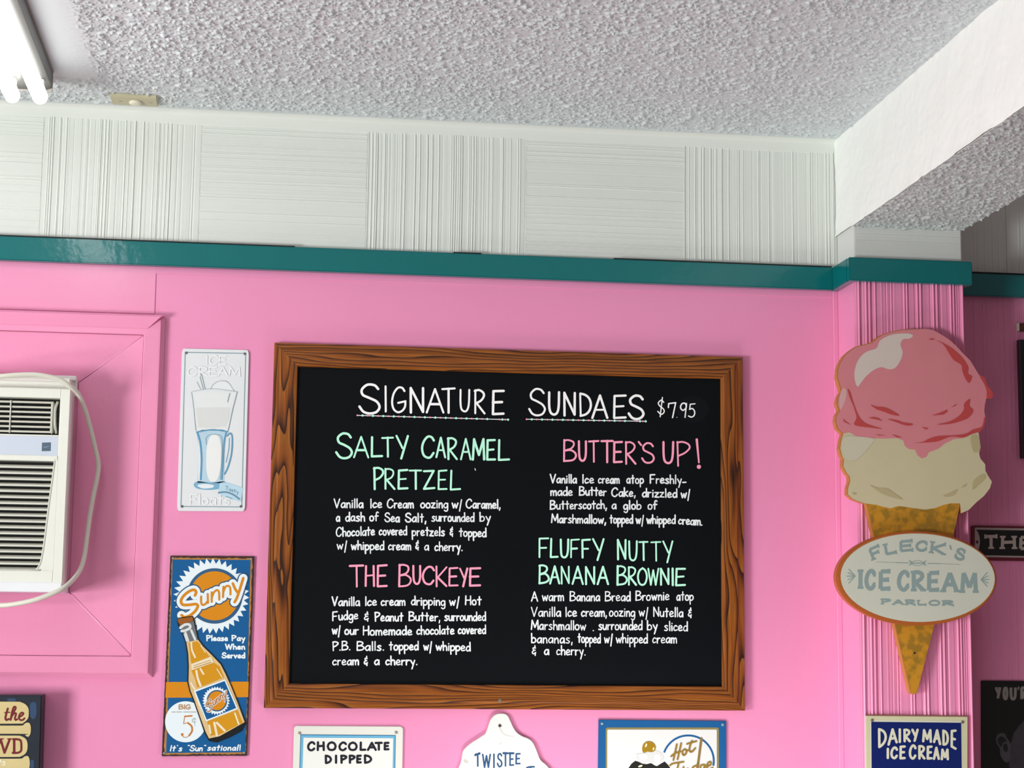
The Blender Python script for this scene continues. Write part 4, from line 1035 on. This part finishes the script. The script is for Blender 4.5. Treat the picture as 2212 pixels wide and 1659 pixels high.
# cone with mottled waffle tone
def waffle():
    m = bpy.data.materials.new('waffle_print'); m.use_nodes = True; nt = m.node_tree; b = nt.nodes['Principled BSDF']
    tc = nt.nodes.new('ShaderNodeTexCoord'); n = nt.nodes.new('ShaderNodeTexVoronoi'); n.inputs['Scale'].default_value = 95; n.feature = 'SMOOTH_F1'; n.inputs['Smoothness'].default_value = .3
    nt.links.new(tc.outputs['Object'], n.inputs['Vector']); cr = nt.nodes.new('ShaderNodeValToRGB')
    n2 = nt.nodes.new('ShaderNodeTexNoise'); n2.inputs['Scale'].default_value = 60; nt.links.new(tc.outputs['Object'], n2.inputs['Vector'])
    cr.color_ramp.elements[0].position = .42; cr.color_ramp.elements[0].color = srgb('#9c7420'); cr.color_ramp.elements[1].position = .58; cr.color_ramp.elements[1].color = srgb('#c98c20')
    nt.links.new(n2.outputs['Fac'], cr.inputs[0]); nt.links.new(cr.outputs[0], b.inputs['Base Color']); b.inputs['Roughness'].default_value = .5
    return m
WF = waffle()
cprint('cone', [(1873, 1087), (2073, 1087), (2018, 1351), (1980, 1497), (1973, 1499), (1968, 1495), (1934, 1349), (1888, 1156)], 0.5, WF)
DR = mat('#c14848', .5); HL = mat('#d8c9c0', .5)
for p_ in ([(510, 200), (600, 155), (720, 145), (765, 160), (740, 185), (690, 190), (668, 230), (685, 290), (670, 350), (630, 410), (580, 425), (520, 408), (460, 430), (400, 480), (360, 530), (335, 560), (315, 520), (310, 440), (340, 350), (400, 290), (480, 260)],):
    cprint('highlight', cG(p_), 3, HL, True)
cprint('highlight', cG([(200, 610), (225, 570), (250, 600), (235, 680), (200, 740), (190, 690)]), 3, mat('#dba9a8', .5), True)
for p_ in ([(950, 200), (1000, 220), (1060, 255), (1120, 305), (1165, 355), (1195, 410), (1195, 460), (1225, 480), (1205, 530), (1180, 510), (1150, 440), (1140, 390), (1080, 350), (1040, 290), (1000, 230)],
           [(255, 578), (275, 600), (300, 680), (325, 750), (350, 800), (390, 840), (450, 865), (525, 888), (440, 880), (310, 858), (325, 800), (300, 710), (270, 640)],
           [(435, 700), (480, 715), (540, 720), (600, 745), (660, 785), (600, 778), (540, 755), (480, 735)],
           [(415, 803), (460, 795), (500, 805), (525, 828), (480, 815)],
           [(570, 812), (640, 820), (690, 838), (760, 848), (750, 862), (700, 860), (630, 835)],
           [(830, 873), (885, 883), (870, 895)],
           [(910, 785), (970, 765), (1030, 738), (1035, 755), (1000, 778)],
           [(1060, 722), (1110, 690), (1095, 710)],
           [(955, 855), (1050, 830), (1120, 790), (1160, 740), (1165, 690), (1210, 655), (1205, 710), (1235, 745), (1200, 800), (1130, 830), (1050, 850)],
           [(770, 998), (840, 990), (890, 965), (960, 945), (1090, 938), (1180, 925), (1230, 895), (1300, 870), (1320, 800), (1330, 810), (1320, 860), (1290, 905), (1230, 926), (1160, 955), (1060, 950), (960, 985), (870, 995)],
           [(1285, 478), (1320, 487), (1335, 530), (1360, 572), (1388, 612), (1378, 648), (1340, 650), (1340, 600), (1320, 540)],
           [(885, 190), (910, 183), (940, 193), (910, 196)],
           [(218, 810), (280, 858), (230, 835)],
           [(475, 930), (560, 940), (500, 940)], [(600, 930), (680, 955), (640, 955)]):
    cprint('crease', cG(p_), 4, DR, len(p_) > 5)
cprint('highlight', cG([(235, 950), (290, 945), (460, 965), (440, 1010), (380, 1080), (320, 1130), (245, 1120), (215, 1040), (215, 980)]), 3, mat('#cfc9b0', .5), True)
for p_ in ([(430, 1328), (500, 1350), (560, 1352), (620, 1390), (685, 1438), (600, 1420), (520, 1390)], [(1000, 1410), (1060, 1385), (1110, 1360), (1090, 1400), (1040, 1418)], [(1215, 950), (1255, 935), (1285, 980), (1280, 1060), (1240, 1070), (1220, 1010)], [(1240, 1290), (1310, 1240), (1330, 1270), (1270, 1330), (1230, 1360)], [(290, 1385), (325, 1390), (310, 1405)], [(1145, 1340), (1185, 1315), (1170, 1340)]):
    cprint('crease', cG(p_), 3, mat('#bcae83', .5), True)
i_ = Ink(); i_.disc(cO([(603, 895)])[0], 2.4); i_.lay('nail_hole', YCF - 1.5 * LAY, mat('#241a10', .6), s3)
# oval plaque
def ell(c, a, b, rot, n=64): return [(c[0] + a * cos(t) * cos(rot) - b * sin(t) * sin(rot), c[1] + a * cos(t) * sin(rot) + b * sin(t) * cos(rot)) for t in [2 * pi * k / n for k in range(n)]]
ov = solid('oval_rim', ell((1980, 1249), 173.5, 102, .025), YOV, YCF, mat('#b4612a', .45), s3, .0022)
i_ = Ink(); i_.poly(ell((1982.3, 1248), 166.5, 95.5, .025)); i_.lay('oval_face', YOV - LAY, mat('#cdcfbf', .5, 0, 0, .4, .03, 12), s3)
LT = mat('#8ea2a0', .5)
def boxed(ink, tf, spec, w, slab=0, cap='butt'):
    for ch, x0, x1, yt, yb, *an in spec:
        (a, b), (c, d) = tf([(x0, yt), (x1, yb)])
        letter(ink, ch, a + w / 2, c - w / 2, b + w / 2, d - w / 2, w, an[0] if an else 0, slab, 0, cap)
i_ = Ink()
boxed(i_, cO, [('F', 305, 385, 182, 272, -.38), ('L', 400, 482, 158, 242, -.2), ('E', 500, 595, 142, 222, -.08), ('C', 607, 690, 145, 222, .05), ('K', 706, 812, 155, 242, .16), ('S', 868, 942, 195, 280, .3)], 5.8, 5.6)
i_.line(cO([(838, 182), (845, 205)]), 3.5)
i_.lay('lettering', YOV - 2 * LAY, LT, s3)
i_ = Ink()
boxed(i_, cO, [('I', 222, 262, 335, 473), ('C', 268, 348, 336, 480), ('E', 362, 446, 338, 482), ('C', 484, 572, 342, 487), ('R', 580, 672, 344, 490), ('E', 684, 770, 348, 490), ('A', 778, 895, 350, 496), ('M', 905, 1022, 350, 500)], 8.6, 6.4)
i_.lay('lettering', YOV - 2 * LAY, LT, s3)
i_ = Ink()
boxed(i_, cO, [('P', 378, 445, 532, 574), ('A', 455, 530, 536, 577), ('R', 540, 610, 538, 579), ('L', 620, 682, 540, 580), ('O', 695, 772, 541, 582), ('R', 785, 865, 543, 583)], 3.7, 3.8)
i_.lay('lettering', YOV - 2 * LAY, LT, s3)
i_ = Ink()
i_.line(cO([(345, 289), (480, 294)]), .7); i_.line(cO([(480, 294), (560, 296)]), 1.5); i_.line(cO([(690, 299), (770, 301)]), 1.5); i_.line(cO([(770, 301), (905, 306)]), .7)
i_.ring(cO([(622, 297)])[0], 12, 10, ky=.5, n=20); i_.poly(cO([(562, 276), (590, 290), (590, 303), (562, 316), (575, 296)])); i_.poly(cO([(682, 278), (655, 291), (655, 304), (682, 318), (669, 298)])); i_.line(cO([(600, 297), (645, 297)]), 2.2)
for cx_, sg in ((215, -1), (1035, 1)):
    for a in (-.75, -.38, 0, .38, .75):
        i_.line(cO([(cx_ + sg * 8, 384 + (22 if sg > 0 else 0)), (cx_ + sg * (62 - 16 * abs(a)), 384 + (22 if sg > 0 else 0) + 62 * a)]), 1.8)
i_.lay('ornament', YOV - 2 * LAY, LT, s3)

# ------------------------------------------------------------------ signs along the bottom edge
cL = crop(600, 1520, .28933)
s4 = sign('tin_sign', 751, 1700, 'cream tin sign with a light blue border reading chocolate dipped')
q = cL([(122, 165), (937, 170), (922, 1000), (98, 1000)])
solid('plate', warp([(a, b) for a, b in rrect(0, 0, 1, 1, .03)], q), -.004, -.0005, mat('#e6e6dc', .35), s4, .0008)
i_ = Ink(); i_.poly(cL([(172, 232), (878, 238), (866, 930), (150, 930)])); i_.lay('border', -.004 - LAY, mat('#6fb7dc', .35), s4)
i_ = Ink(); i_.line(cL([(172, 232), (878, 238)]), 1.6); i_.line(cL([(172, 232), (150, 930)]), 1.3); i_.line(cL([(878, 238), (866, 930)]), 1.3); i_.lay('border_line', -.004 - 2 * LAY, mat('#2d6f98', .35), s4)
i_ = Ink(); i_.poly(cL([(192, 254), (862, 258), (850, 905), (172, 905)])); i_.lay('printed_field', -.004 - 3 * LAY, mat('#eeefe8', .35), s4)
i_ = Ink()
boxed(i_, cL, [('C', 218, 282, 280, 357), ('H', 290, 352, 280, 355), ('O', 365, 440, 280, 355), ('C', 452, 517, 282, 356), ('O', 523, 597, 282, 355), ('L', 610, 662, 282, 354), ('A', 665, 740, 284, 354), ('T', 722, 785, 284, 352), ('E', 790, 835, 284, 350),
                ('D', 350, 405, 380, 452), ('I', 425, 445, 380, 450), ('P', 465, 520, 380, 450), ('P', 528, 582, 380, 450), ('E', 585, 628, 380, 448), ('D', 642, 705, 378, 450)], 5.0, 0, 'round')
i_.lay('lettering', -.004 - 4 * LAY, mat('#1a1c28', .4), s4)
for a in ((163, 219), (884, 215)): screw(s4, *cL([a])[0], -.0045, .0026, '#a39d92', .3)

cT = crop(960, 1530, .12658)
s5 = sign('twist_cone_sign', 1085, 1700, 'white cut-out swirl-top sign lettered in dark blue, hung from a nail below the chalkboard')
ou = [(110, 1300), (180, 1150), (245, 1019), (290, 900), (320, 740), (390, 650), (480, 580), (560, 530), (650, 470), (710, 420), (760, 280), (790, 200), (850, 125), (910, 95), (980, 88), (1050, 100), (1090, 140), (1130, 220), (1170, 310), (1220, 390), (1280, 445), (1350, 485), (1430, 515), (1500, 570), (1560, 680), (1620, 840), (1660, 900), (1720, 950), (1785, 1019), (1900, 1200), (1960, 1400), (1900, 1750), (180, 1750), (90, 1500)]
solid('board', smoothline(cT(ou), 4, True), -.0075, -.0008, mat('#ecebe4', .45, 0, 0, .4, .02, 15), s5, .0009)
DB = mat('#28547f', .45)
i_ = Ink()
for ch, a, b, c, d in (('T', 520, 615, 765, 1000), ('W', 640, 795, 775, 1019), ('I', 828, 862, 770, 1022), ('S', 893, 992, 762, 1008), ('T', 1000, 1082, 755, 998), ('E', 1105, 1192, 755, 985), ('E', 1210, 1302, 762, 960)):
    boxed(i_, cT, [(ch, a, b, c, d)], 3.5, 0, 'round')
i_.line(cT([(525, 800), (600, 768)]), 4.4); i_.line(cT([(1105, 768), (1178, 768)]), 4.6); i_.line(cT([(1008, 765), (1075, 768)]), 4.6)
i_.lay('lettering', -.0075 - LAY, DB, s5)
i_ = Ink(); i_.line(cT([(1385, 1060), (1410, 1015), (1460, 1000), (1530, 998)]), 3.6, True); i_.line(cT([(1470, 1005), (1470, 1150)]), 3.5); i_.lay('lettering', -.0075 - LAY, DB, s5)
i_ = Ink(); i_.line(cT([(945, 340), (980, 400), (1040, 455), (1120, 475), (1200, 490)]), [2.2, .8], True); i_.line(cT([(935, 615), (975, 588)]), 1.3); i_.disc(cT([(365, 905)])[0], 6, 3.6, 12, .6); i_.lay('scuff', -.0075 - LAY, mat('#cfccc2', .5), s5)
screw(s5, *cT([(945, 298)])[0], -.0078, .0028, '#4a4643', .3, .002)

cU = crop(1260, 1530, .16275)
s6 = sign('tin_sign', 1431, 1720, 'square cream tin sign with wide blue border showing a hot fudge sundae')
solid('plate', cU([(205, 152), (1898, 168), (1900, 1600), (185, 1600)]), -.004, -.0005, mat('#175d97', .33), s6, .0004)
GD = mat('#8f8350', .4)
i_ = Ink(); i_.poly(cU(rrect(297, 255, 1800, 1500, 26))); i_.lay('gold_line', -.004 - LAY, GD, s6)
i_ = Ink(); i_.poly(cU(rrect(318, 283, 1772, 1480, 14))); i_.lay('printed_field', -.004 - 2 * LAY, mat('#e4e5e2', .35), s6)
i_ = Ink(); i_.ring(cU([(1393, 700)])[0], 352 * .16275, 326 * .16275, pi * 1.107, 2 * pi * 1.03, 60); i_.lay('printed_arc', -.004 - 3 * LAY, mat('#175d97', .35), s6)
i_ = Ink(); i_.line(cU([(1568, 400), (1515, 800)]), 5.4); i_.lay('printed_straw', -.004 - 4 * LAY, mat('#8c7440', .35), s6)
shape(s6, 'printed_fudge', cU([(560, 1000), (600, 793), (640, 735), (690, 697), (740, 712), (780, 735), (840, 742), (900, 728), (950, 760), (980, 768), (1020, 740), (1080, 706), (1120, 745), (1160, 800), (1190, 1000)]), -.004 - 3 * LAY, mat('#22221e', .3))
shape(s6, 'printed_cream', cU([(690, 610), (760, 600), (860, 585), (960, 560), (1030, 590), (1065, 640), (1050, 700), (1000, 720), (975, 755), (930, 730), (860, 720), (790, 735), (740, 700), (700, 660), (730, 640)]), -.004 - 4 * LAY, mat('#d9dad8', .35), True)
shape(s6, 'printed_cream', cU([(760, 600), (850, 620), (850, 670), (790, 680), (740, 660)]), -.004 - 5 * LAY, mat('#eceded', .35), True)
shape(s6, 'printed_cream', cU([(950, 620), (990, 610), (1030, 650), (1010, 710), (970, 740), (945, 690)]), -.004 - 5 * LAY, mat('#eceded', .35), True)
shape(s6, 'printed_cherry', cU([(870, 438), (925, 455), (960, 505), (950, 560), (910, 582), (855, 575), (800, 590), (782, 550), (790, 490), (825, 450)]), -.004 - 6 * LAY, mat('#a37f1c', .3), True)
i_ = Ink(); i_.disc(cU([(833, 492)])[0], 1.9, 4.6, 12, .35); i_.disc(cU([(932, 537)])[0], 1.8, 3.4, 12, .2); i_.disc(cU([(757, 768)])[0], 5, 2.2, 12, -.3); i_.lay('printed_shine', -.004 - 7 * LAY, mat('#efe6c2', .3), s6)
i_ = Ink()
for p_, sm in (([(1240, 480), (1195, 690)], 0), ([(1298, 465), (1250, 680)], 0), ([(1165, 640), (1215, 600), (1290, 575)], 1), ([(1345, 545), (1320, 565), (1315, 605), (1335, 625), (1362, 600), (1368, 560), (1345, 545)], 1), ([(1440, 435), (1410, 520), (1415, 575), (1445, 575), (1485, 530)], 1), ([(1375, 475), (1500, 438)], 0), ([(1365, 570), (1390, 560)], 0),
             ([(1150, 760), (1190, 735), (1330, 712)], 1), ([(1265, 730), (1240, 820), (1200, 900)], 1), ([(1190, 830), (1290, 810)], 0),
             ([(1330, 780), (1315, 850), (1340, 870), (1385, 800), (1380, 870)], 1), ([(1500, 760), (1450, 790), (1445, 850), (1480, 860), (1510, 790), (1520, 740), (1500, 860)], 1),
             ([(1600, 750), (1560, 760), (1555, 810), (1590, 815), (1615, 755), (1600, 880), (1550, 900)], 1), ([(1640, 775), (1690, 750), (1690, 715), (1655, 725), (1640, 775), (1660, 815), (1715, 790)], 1)):
    i_.line(cU(p_), 3.6, bool(sm))
i_.lay('script_lettering', -.004 - 8 * LAY, mat('#937324', .35), s6)
for a in ((250, 204), (1851, 218)): screw(s6, *cU([a])[0], -.0044, .0026, '#9fb3bd', .3)

cV = crop(1780, 1520, .15371)
s7 = sign('tin_sign', 1980, 1700, 'navy blue tin sign with a cream border reading dairy made ice cream, below the cone', Y=-.101)
Y7 = -.1050
solid('plate', cV([(585, 168), (2022, 182), (2020, 1300), (590, 1300)]), Y7, -.1012, mat('#cfcba6', .4, 0, 0, .4, .04, 30), s7, .0008)
i_ = Ink(); i_.line(cV([(583, 158), (2022, 176)]), 1.6); i_.lay('rust_edge', Y7 - LAY, mat('#8a5440', .5), s7)
i_ = Ink(); i_.line(cV([(665, 242), (1930, 258), (1938, 1200)]), 2.2); i_.line(cV([(658, 242), (662, 1200)]), 1.4); i_.lay('border_line', Y7 - LAY, mat('#dedfd6', .3), s7)
i_ = Ink(); i_.poly(cV([(665, 256), (1928, 270), (1938, 1180), (672, 1180)])); i_.lay('printed_field', Y7 - 2 * LAY, mat('#0c2063', .3, 0, 0, .5, .08, 20), s7)
i_ = Ink()
for ch, x0, x1, yt, yb, yr in (('D', 757, 885, 342, 628, 590), ('A', 890, 1038, 345, 592, 560), ('I', 1045, 1085, 345, 555, 555), ('R', 1112, 1222, 350, 545, 545), ('Y', 1225, 1332, 350, 538, 538), ('M', 1377, 1518, 355, 545, 552), ('A', 1530, 1648, 358, 555, 585), ('D', 1660, 1757, 362, 590, 612), ('E', 1777, 1865, 362, 618, 655)):
    (a, b), (c, d) = cV([(x0, yt), (x1, yb)]); d2 = cV([(0, yr)])[0][1]; w = 5.4
    letter(i_, ch, a + w / 2, c - w / 2, b + w / 2, d - w / 2, w, cap='round', ybr=d2 - w / 2)
boxed(i_, cV, [('I', 878, 916, 618, 780), ('C', 930, 1042, 600, 782), ('E', 1058, 1150, 585, 785), ('C', 1190, 1302, 572, 787), ('R', 1320, 1427, 580, 787), ('E', 1440, 1527, 587, 788), ('A', 1528, 1630, 603, 792), ('M', 1638, 1757, 630, 797)], 5.4, 0, 'round')
i_.lay('lettering', Y7 - 3 * LAY, mat('#dcdac0', .4), s7)
for a in ((676, 236), (1945, 260)): screw(s7, *cV([a])[0], Y7 - .0004, .0028, '#7d776c', .3)

# baseball style box sign, lower left
cW = crop(0, 1490, .10185)
YW = -.050
s8 = thing('box_sign', P(20, 1700, YW), 'deep navy box sign with cream bat shapes and maroon letters, below the air conditioner', 'sign')
s8.location.y = 0
solid('box', cW([(-1100, 118), (888, 112), (835, 1900), (-1100, 1900)]), YW, -.0008, mat('#1c2430', .45, 0, 0, .4, .35, 25), s8, .0015)
i_ = Ink(); i_.poly(cW([(640, 300), (760, 280), (770, 520), (720, 620), (640, 560)]), True); i_.poly(cW([(160, 190), (320, 190), (320, 240), (180, 240)]), True); i_.poly(cW([(650, 1500), (720, 1520), (700, 1700), (650, 1700)]), True)
i_.lay('blue_brushwork', YW - LAY, mat('#274568', .45), s8)
def slat_mat():
    m = mat('#d6c48c', .45, 0, 0, .4, .10, 40)
    return m
CRM = slat_mat()
def pill(pts, nm='bat_shape'):
    i_ = Ink(); p2 = smoothline(cW(pts), 4, False); i_.poly(p2)
    for a, b in zip(p2, p2[1:]): i_.ribbon([a, b], 1.6)
    i_.lay('bat_edge', YW - 2 * LAY, mat('#100f12', .45), s8)
    k = Ink(); k.poly(p2); return k.lay(nm, YW - 3 * LAY, CRM, s8)
pill([(-1000, 255), (300, 253), (440, 265), (540, 310), (600, 390), (610, 490), (600, 590), (550, 660), (480, 705), (380, 718), (-1000, 720)])
pill([(-1000, 758), (300, 760), (480, 755), (520, 720), (570, 698), (620, 705), (648, 760), (655, 840), (645, 930), (610, 990), (575, 995), (530, 960), (490, 935), (-1000, 935)])
pill([(-1000, 970), (300, 972), (430, 980), (520, 1020), (572, 1090), (585, 1200), (570, 1300), (520, 1370), (430, 1415), (300, 1425), (-1000, 1428)])
pill([(-1000, 1460), (300, 1462), (470, 1450), (510, 1420), (570, 1402), (610, 1430), (628, 1500), (630, 1600), (610, 1690), (560, 1740), (480, 1700), (-1000, 1700)])
MR = mat('#6f1018', .45)
i_ = Ink()
for p_, w, sm in (([(165, 400), (130, 520), (115, 610), (140, 640), (185, 620)], 4.6, 1), ([(100, 485), (210, 478)], 2.6, 0), ([(225, 640), (245, 520), (285, 380), (325, 365), (325, 410), (270, 500), (235, 600)], 4.2, 1), ([(245, 560), (300, 500), (340, 510), (315, 600), (330, 640), (365, 625)], 4.2, 1), ([(395, 580), (460, 550), (495, 505), (465, 485), (420, 520), (400, 590), (430, 640), (480, 640), (520, 605)], 4.0, 1)):
    i_.line(cW(p_), w, bool(sm))
i_.lay('lettering', YW - 4 * LAY, MR, s8)
i_ = Ink()
i_.line(cW([(-190, 1045), (-110, 1335), (15, 1060), (95, 1335), (205, 1050)]), 5); i_.line(cW([(160, 1043), (240, 1043)]), 2.4); i_.line(cW([(-20, 1043), (70, 1043)]), 2.4)
i_.line(cW([(300, 1050), (300, 1340)]), 5.4); i_.line(cW([(275, 1050), (380, 1052), (440, 1085), (452, 1190), (445, 1290), (385, 1335), (270, 1338)]), 4.6, True)
i_.lay('lettering', YW - 4 * LAY, MR, s8)
i_ = Ink(); i_.line(cW([(-40, 1545), (10, 1490), (15, 1530), (-20, 1560)]), 2.4, True); i_.line(cW([(110, 1540), (80, 1515), (60, 1545), (105, 1570), (90, 1600), (40, 1590)]), 2.4, True); i_.lay('lettering', YW - 4 * LAY, mat('#efeacb', .45), s8)

# red and black sign in the shade right of the column
cX = crop(2072, 960, .16867)
s9 = sign('tin_sign', 2190, 1210, 'dark red and black name sign with cream slab letters, half behind the cone sign')
q = [(158, 1040), (1500, 1062), (1500, 1500), (158, 1482)]
solid('plate', cX(smoothline([(158, 1070), (165, 1042), (190, 1036), (1500, 1062), (1500, 1502), (190, 1484), (165, 1478), (160, 1450)], 1)), -.005, -.0018, mat('#6a1326', .4), s9, .0008)
i_ = Ink(); i_.poly(cX([(200, 1072), (215, 1065), (1460, 1088), (1460, 1462), (215, 1440), (200, 1430)])); i_.lay('cream_line', -.005 - LAY, mat('#b5aaa4', .4), s9)
i_ = Ink(); i_.poly(cX([(215, 1092), (1450, 1113), (1450, 1440), (228, 1418), (255, 1330), (268, 1260), (262, 1180), (240, 1120)])); i_.lay('black_field', -.005 - 2 * LAY, mat('#0b090b', .35), s9)
i_ = Ink(); boxed(i_, cX, [('T', 312, 497, 1157, 1345), ('H', 530, 728, 1163, 1348), ('E', 765, 930, 1168, 1355)], 6.8, 6.2); i_.lay('lettering', -.005 - 3 * LAY, mat('#b9b0a6', .4), s9, .0005)
screw(s9, *cX([(231, 1250)])[0], -.0055, .0028, '#5c4a4c', .3)

# black poster
cY = crop(2092, 1440, .13201)
s10 = sign('poster', 2200, 1700, 'black tin poster with a grey portrait and condensed pale lettering along its top')
solid('plate', cY([(208, 242), (222, 228), (1900, 248), (1900, 2600), (218, 2600)]), -.004, -.0018, mat('#0a0a0b', .35), s10, .0005)
GR = mat('#8a8580', .45)
i_ = Ink(); boxed(i_, cY, [('Y', 427, 540, 315, 545), ('O', 556, 655, 315, 552), ('U', 672, 792, 320, 556), ('R', 845, 960, 322, 556)], 6.0, 0, 'butt'); i_.line(cY([(822, 325), (815, 380)]), 3.2, cap='butt'); i_.lay('lettering', -.004 - LAY, GR, s10)
shape(s10, 'portrait_face', cY([(960, 830), (909, 880), (820, 970), (790, 1030), (745, 1070), (722, 1150), (705, 1230), (670, 1290), (655, 1420), (665, 1560), (670, 1900), (1300, 1900), (1300, 830)]), -.004 - LAY, mat('#3f3d44', .5, 0, 0, .3, .35, 60))
shape(s10, 'portrait_ear', cY([(500, 1100), (540, 1088), (590, 1095), (620, 1150), (665, 1220), (690, 1290), (685, 1400), (680, 1500), (650, 1560), (610, 1568), (560, 1520), (520, 1440), (510, 1330), (470, 1280), (450, 1200), (465, 1130)]), -.004 - 2 * LAY, mat('#4d4b4f', .5, 0, 0, .3, .2, 60), True)
shape(s10, 'portrait_shade', cY([(490, 1170), (540, 1140), (590, 1170), (620, 1220), (560, 1250), (540, 1310), (500, 1270), (480, 1220)]), -.004 - 3 * LAY, mat('#111113', .5), True)
shape(s10, 'portrait_shade', cY([(570, 1290), (620, 1260), (645, 1320), (640, 1380), (590, 1390)]), -.004 - 3 * LAY, mat('#151517', .5), True)
i_ = Ink(); i_.line(cY([(560, 620), (515, 740), (495, 860), (490, 980), (495, 1080)]), [1, 2.4], True); i_.lay('portrait_hair', -.004 - LAY, mat('#1b1b1e', .5), s10)

# items cut by the right-hand edge
s11 = thing('wooden_strip', P(2260, 706), 'small dark brown wooden strip with a pale end, high on the shaded wall', 'wood strip')
s11.location.y = 0
pz1 = P(2202, 698, -.012); pz0 = P(2202, 714.3, -.012)
box('strip', pz1[0], pz1[0] + .16, -.012, -.0018, pz0[2], pz1[2], mat('#4a2516', .5, .1, 60), s11, .0008, 1)
box('pale_end', pz1[0] - .0030, pz1[0], -.012, -.0018, pz0[2] - .0003, pz1[2] + .0003, mat('#c9b9ae', .5), s11, .0004, 1)
s12 = thing('picture_frame', P(2300, 989), 'black picture frame cut by the right edge, below the small brown strip', 'picture frame')
s12.location.y = 0
fx0 = (P(2202, 734, -.014)[0] + P(2208.5, 989, -.014)[0]) / 2; fz1_ = P(2205, 733.5, -.014)[2]; fz0_ = P(2208, 989.5, -.014)[2]
frame_rails((fx0, fx0 + .28, fz0_, fz1_), -.0018, [(0, 0), (0, .012), (.002, .013), (.014, .013), (.016, .010), (.016, 0)], 'frame_rail', [mat('#0c0b0c', .3)], s12)
box('backing', fx0 + .015, fx0 + .265, -.008, -.002, fz0_ + .015, fz1_ - .015, mat('#2a282a', .4), s12)

# marks too small to pick apart stay joined
for o in bpy.data.objects:
    b_ = o.name.split('.')[0]
    if o.parent and b_ in ('underline_dots', 'bottle_shine', 'printed_shine', 'price_mark', 'blue_brushwork', 'scuff', 'ornament', 'tag_mark', 'glass_outline', 'sticker_mark', 'label_mark'):
        o['kind'] = 'stuff'
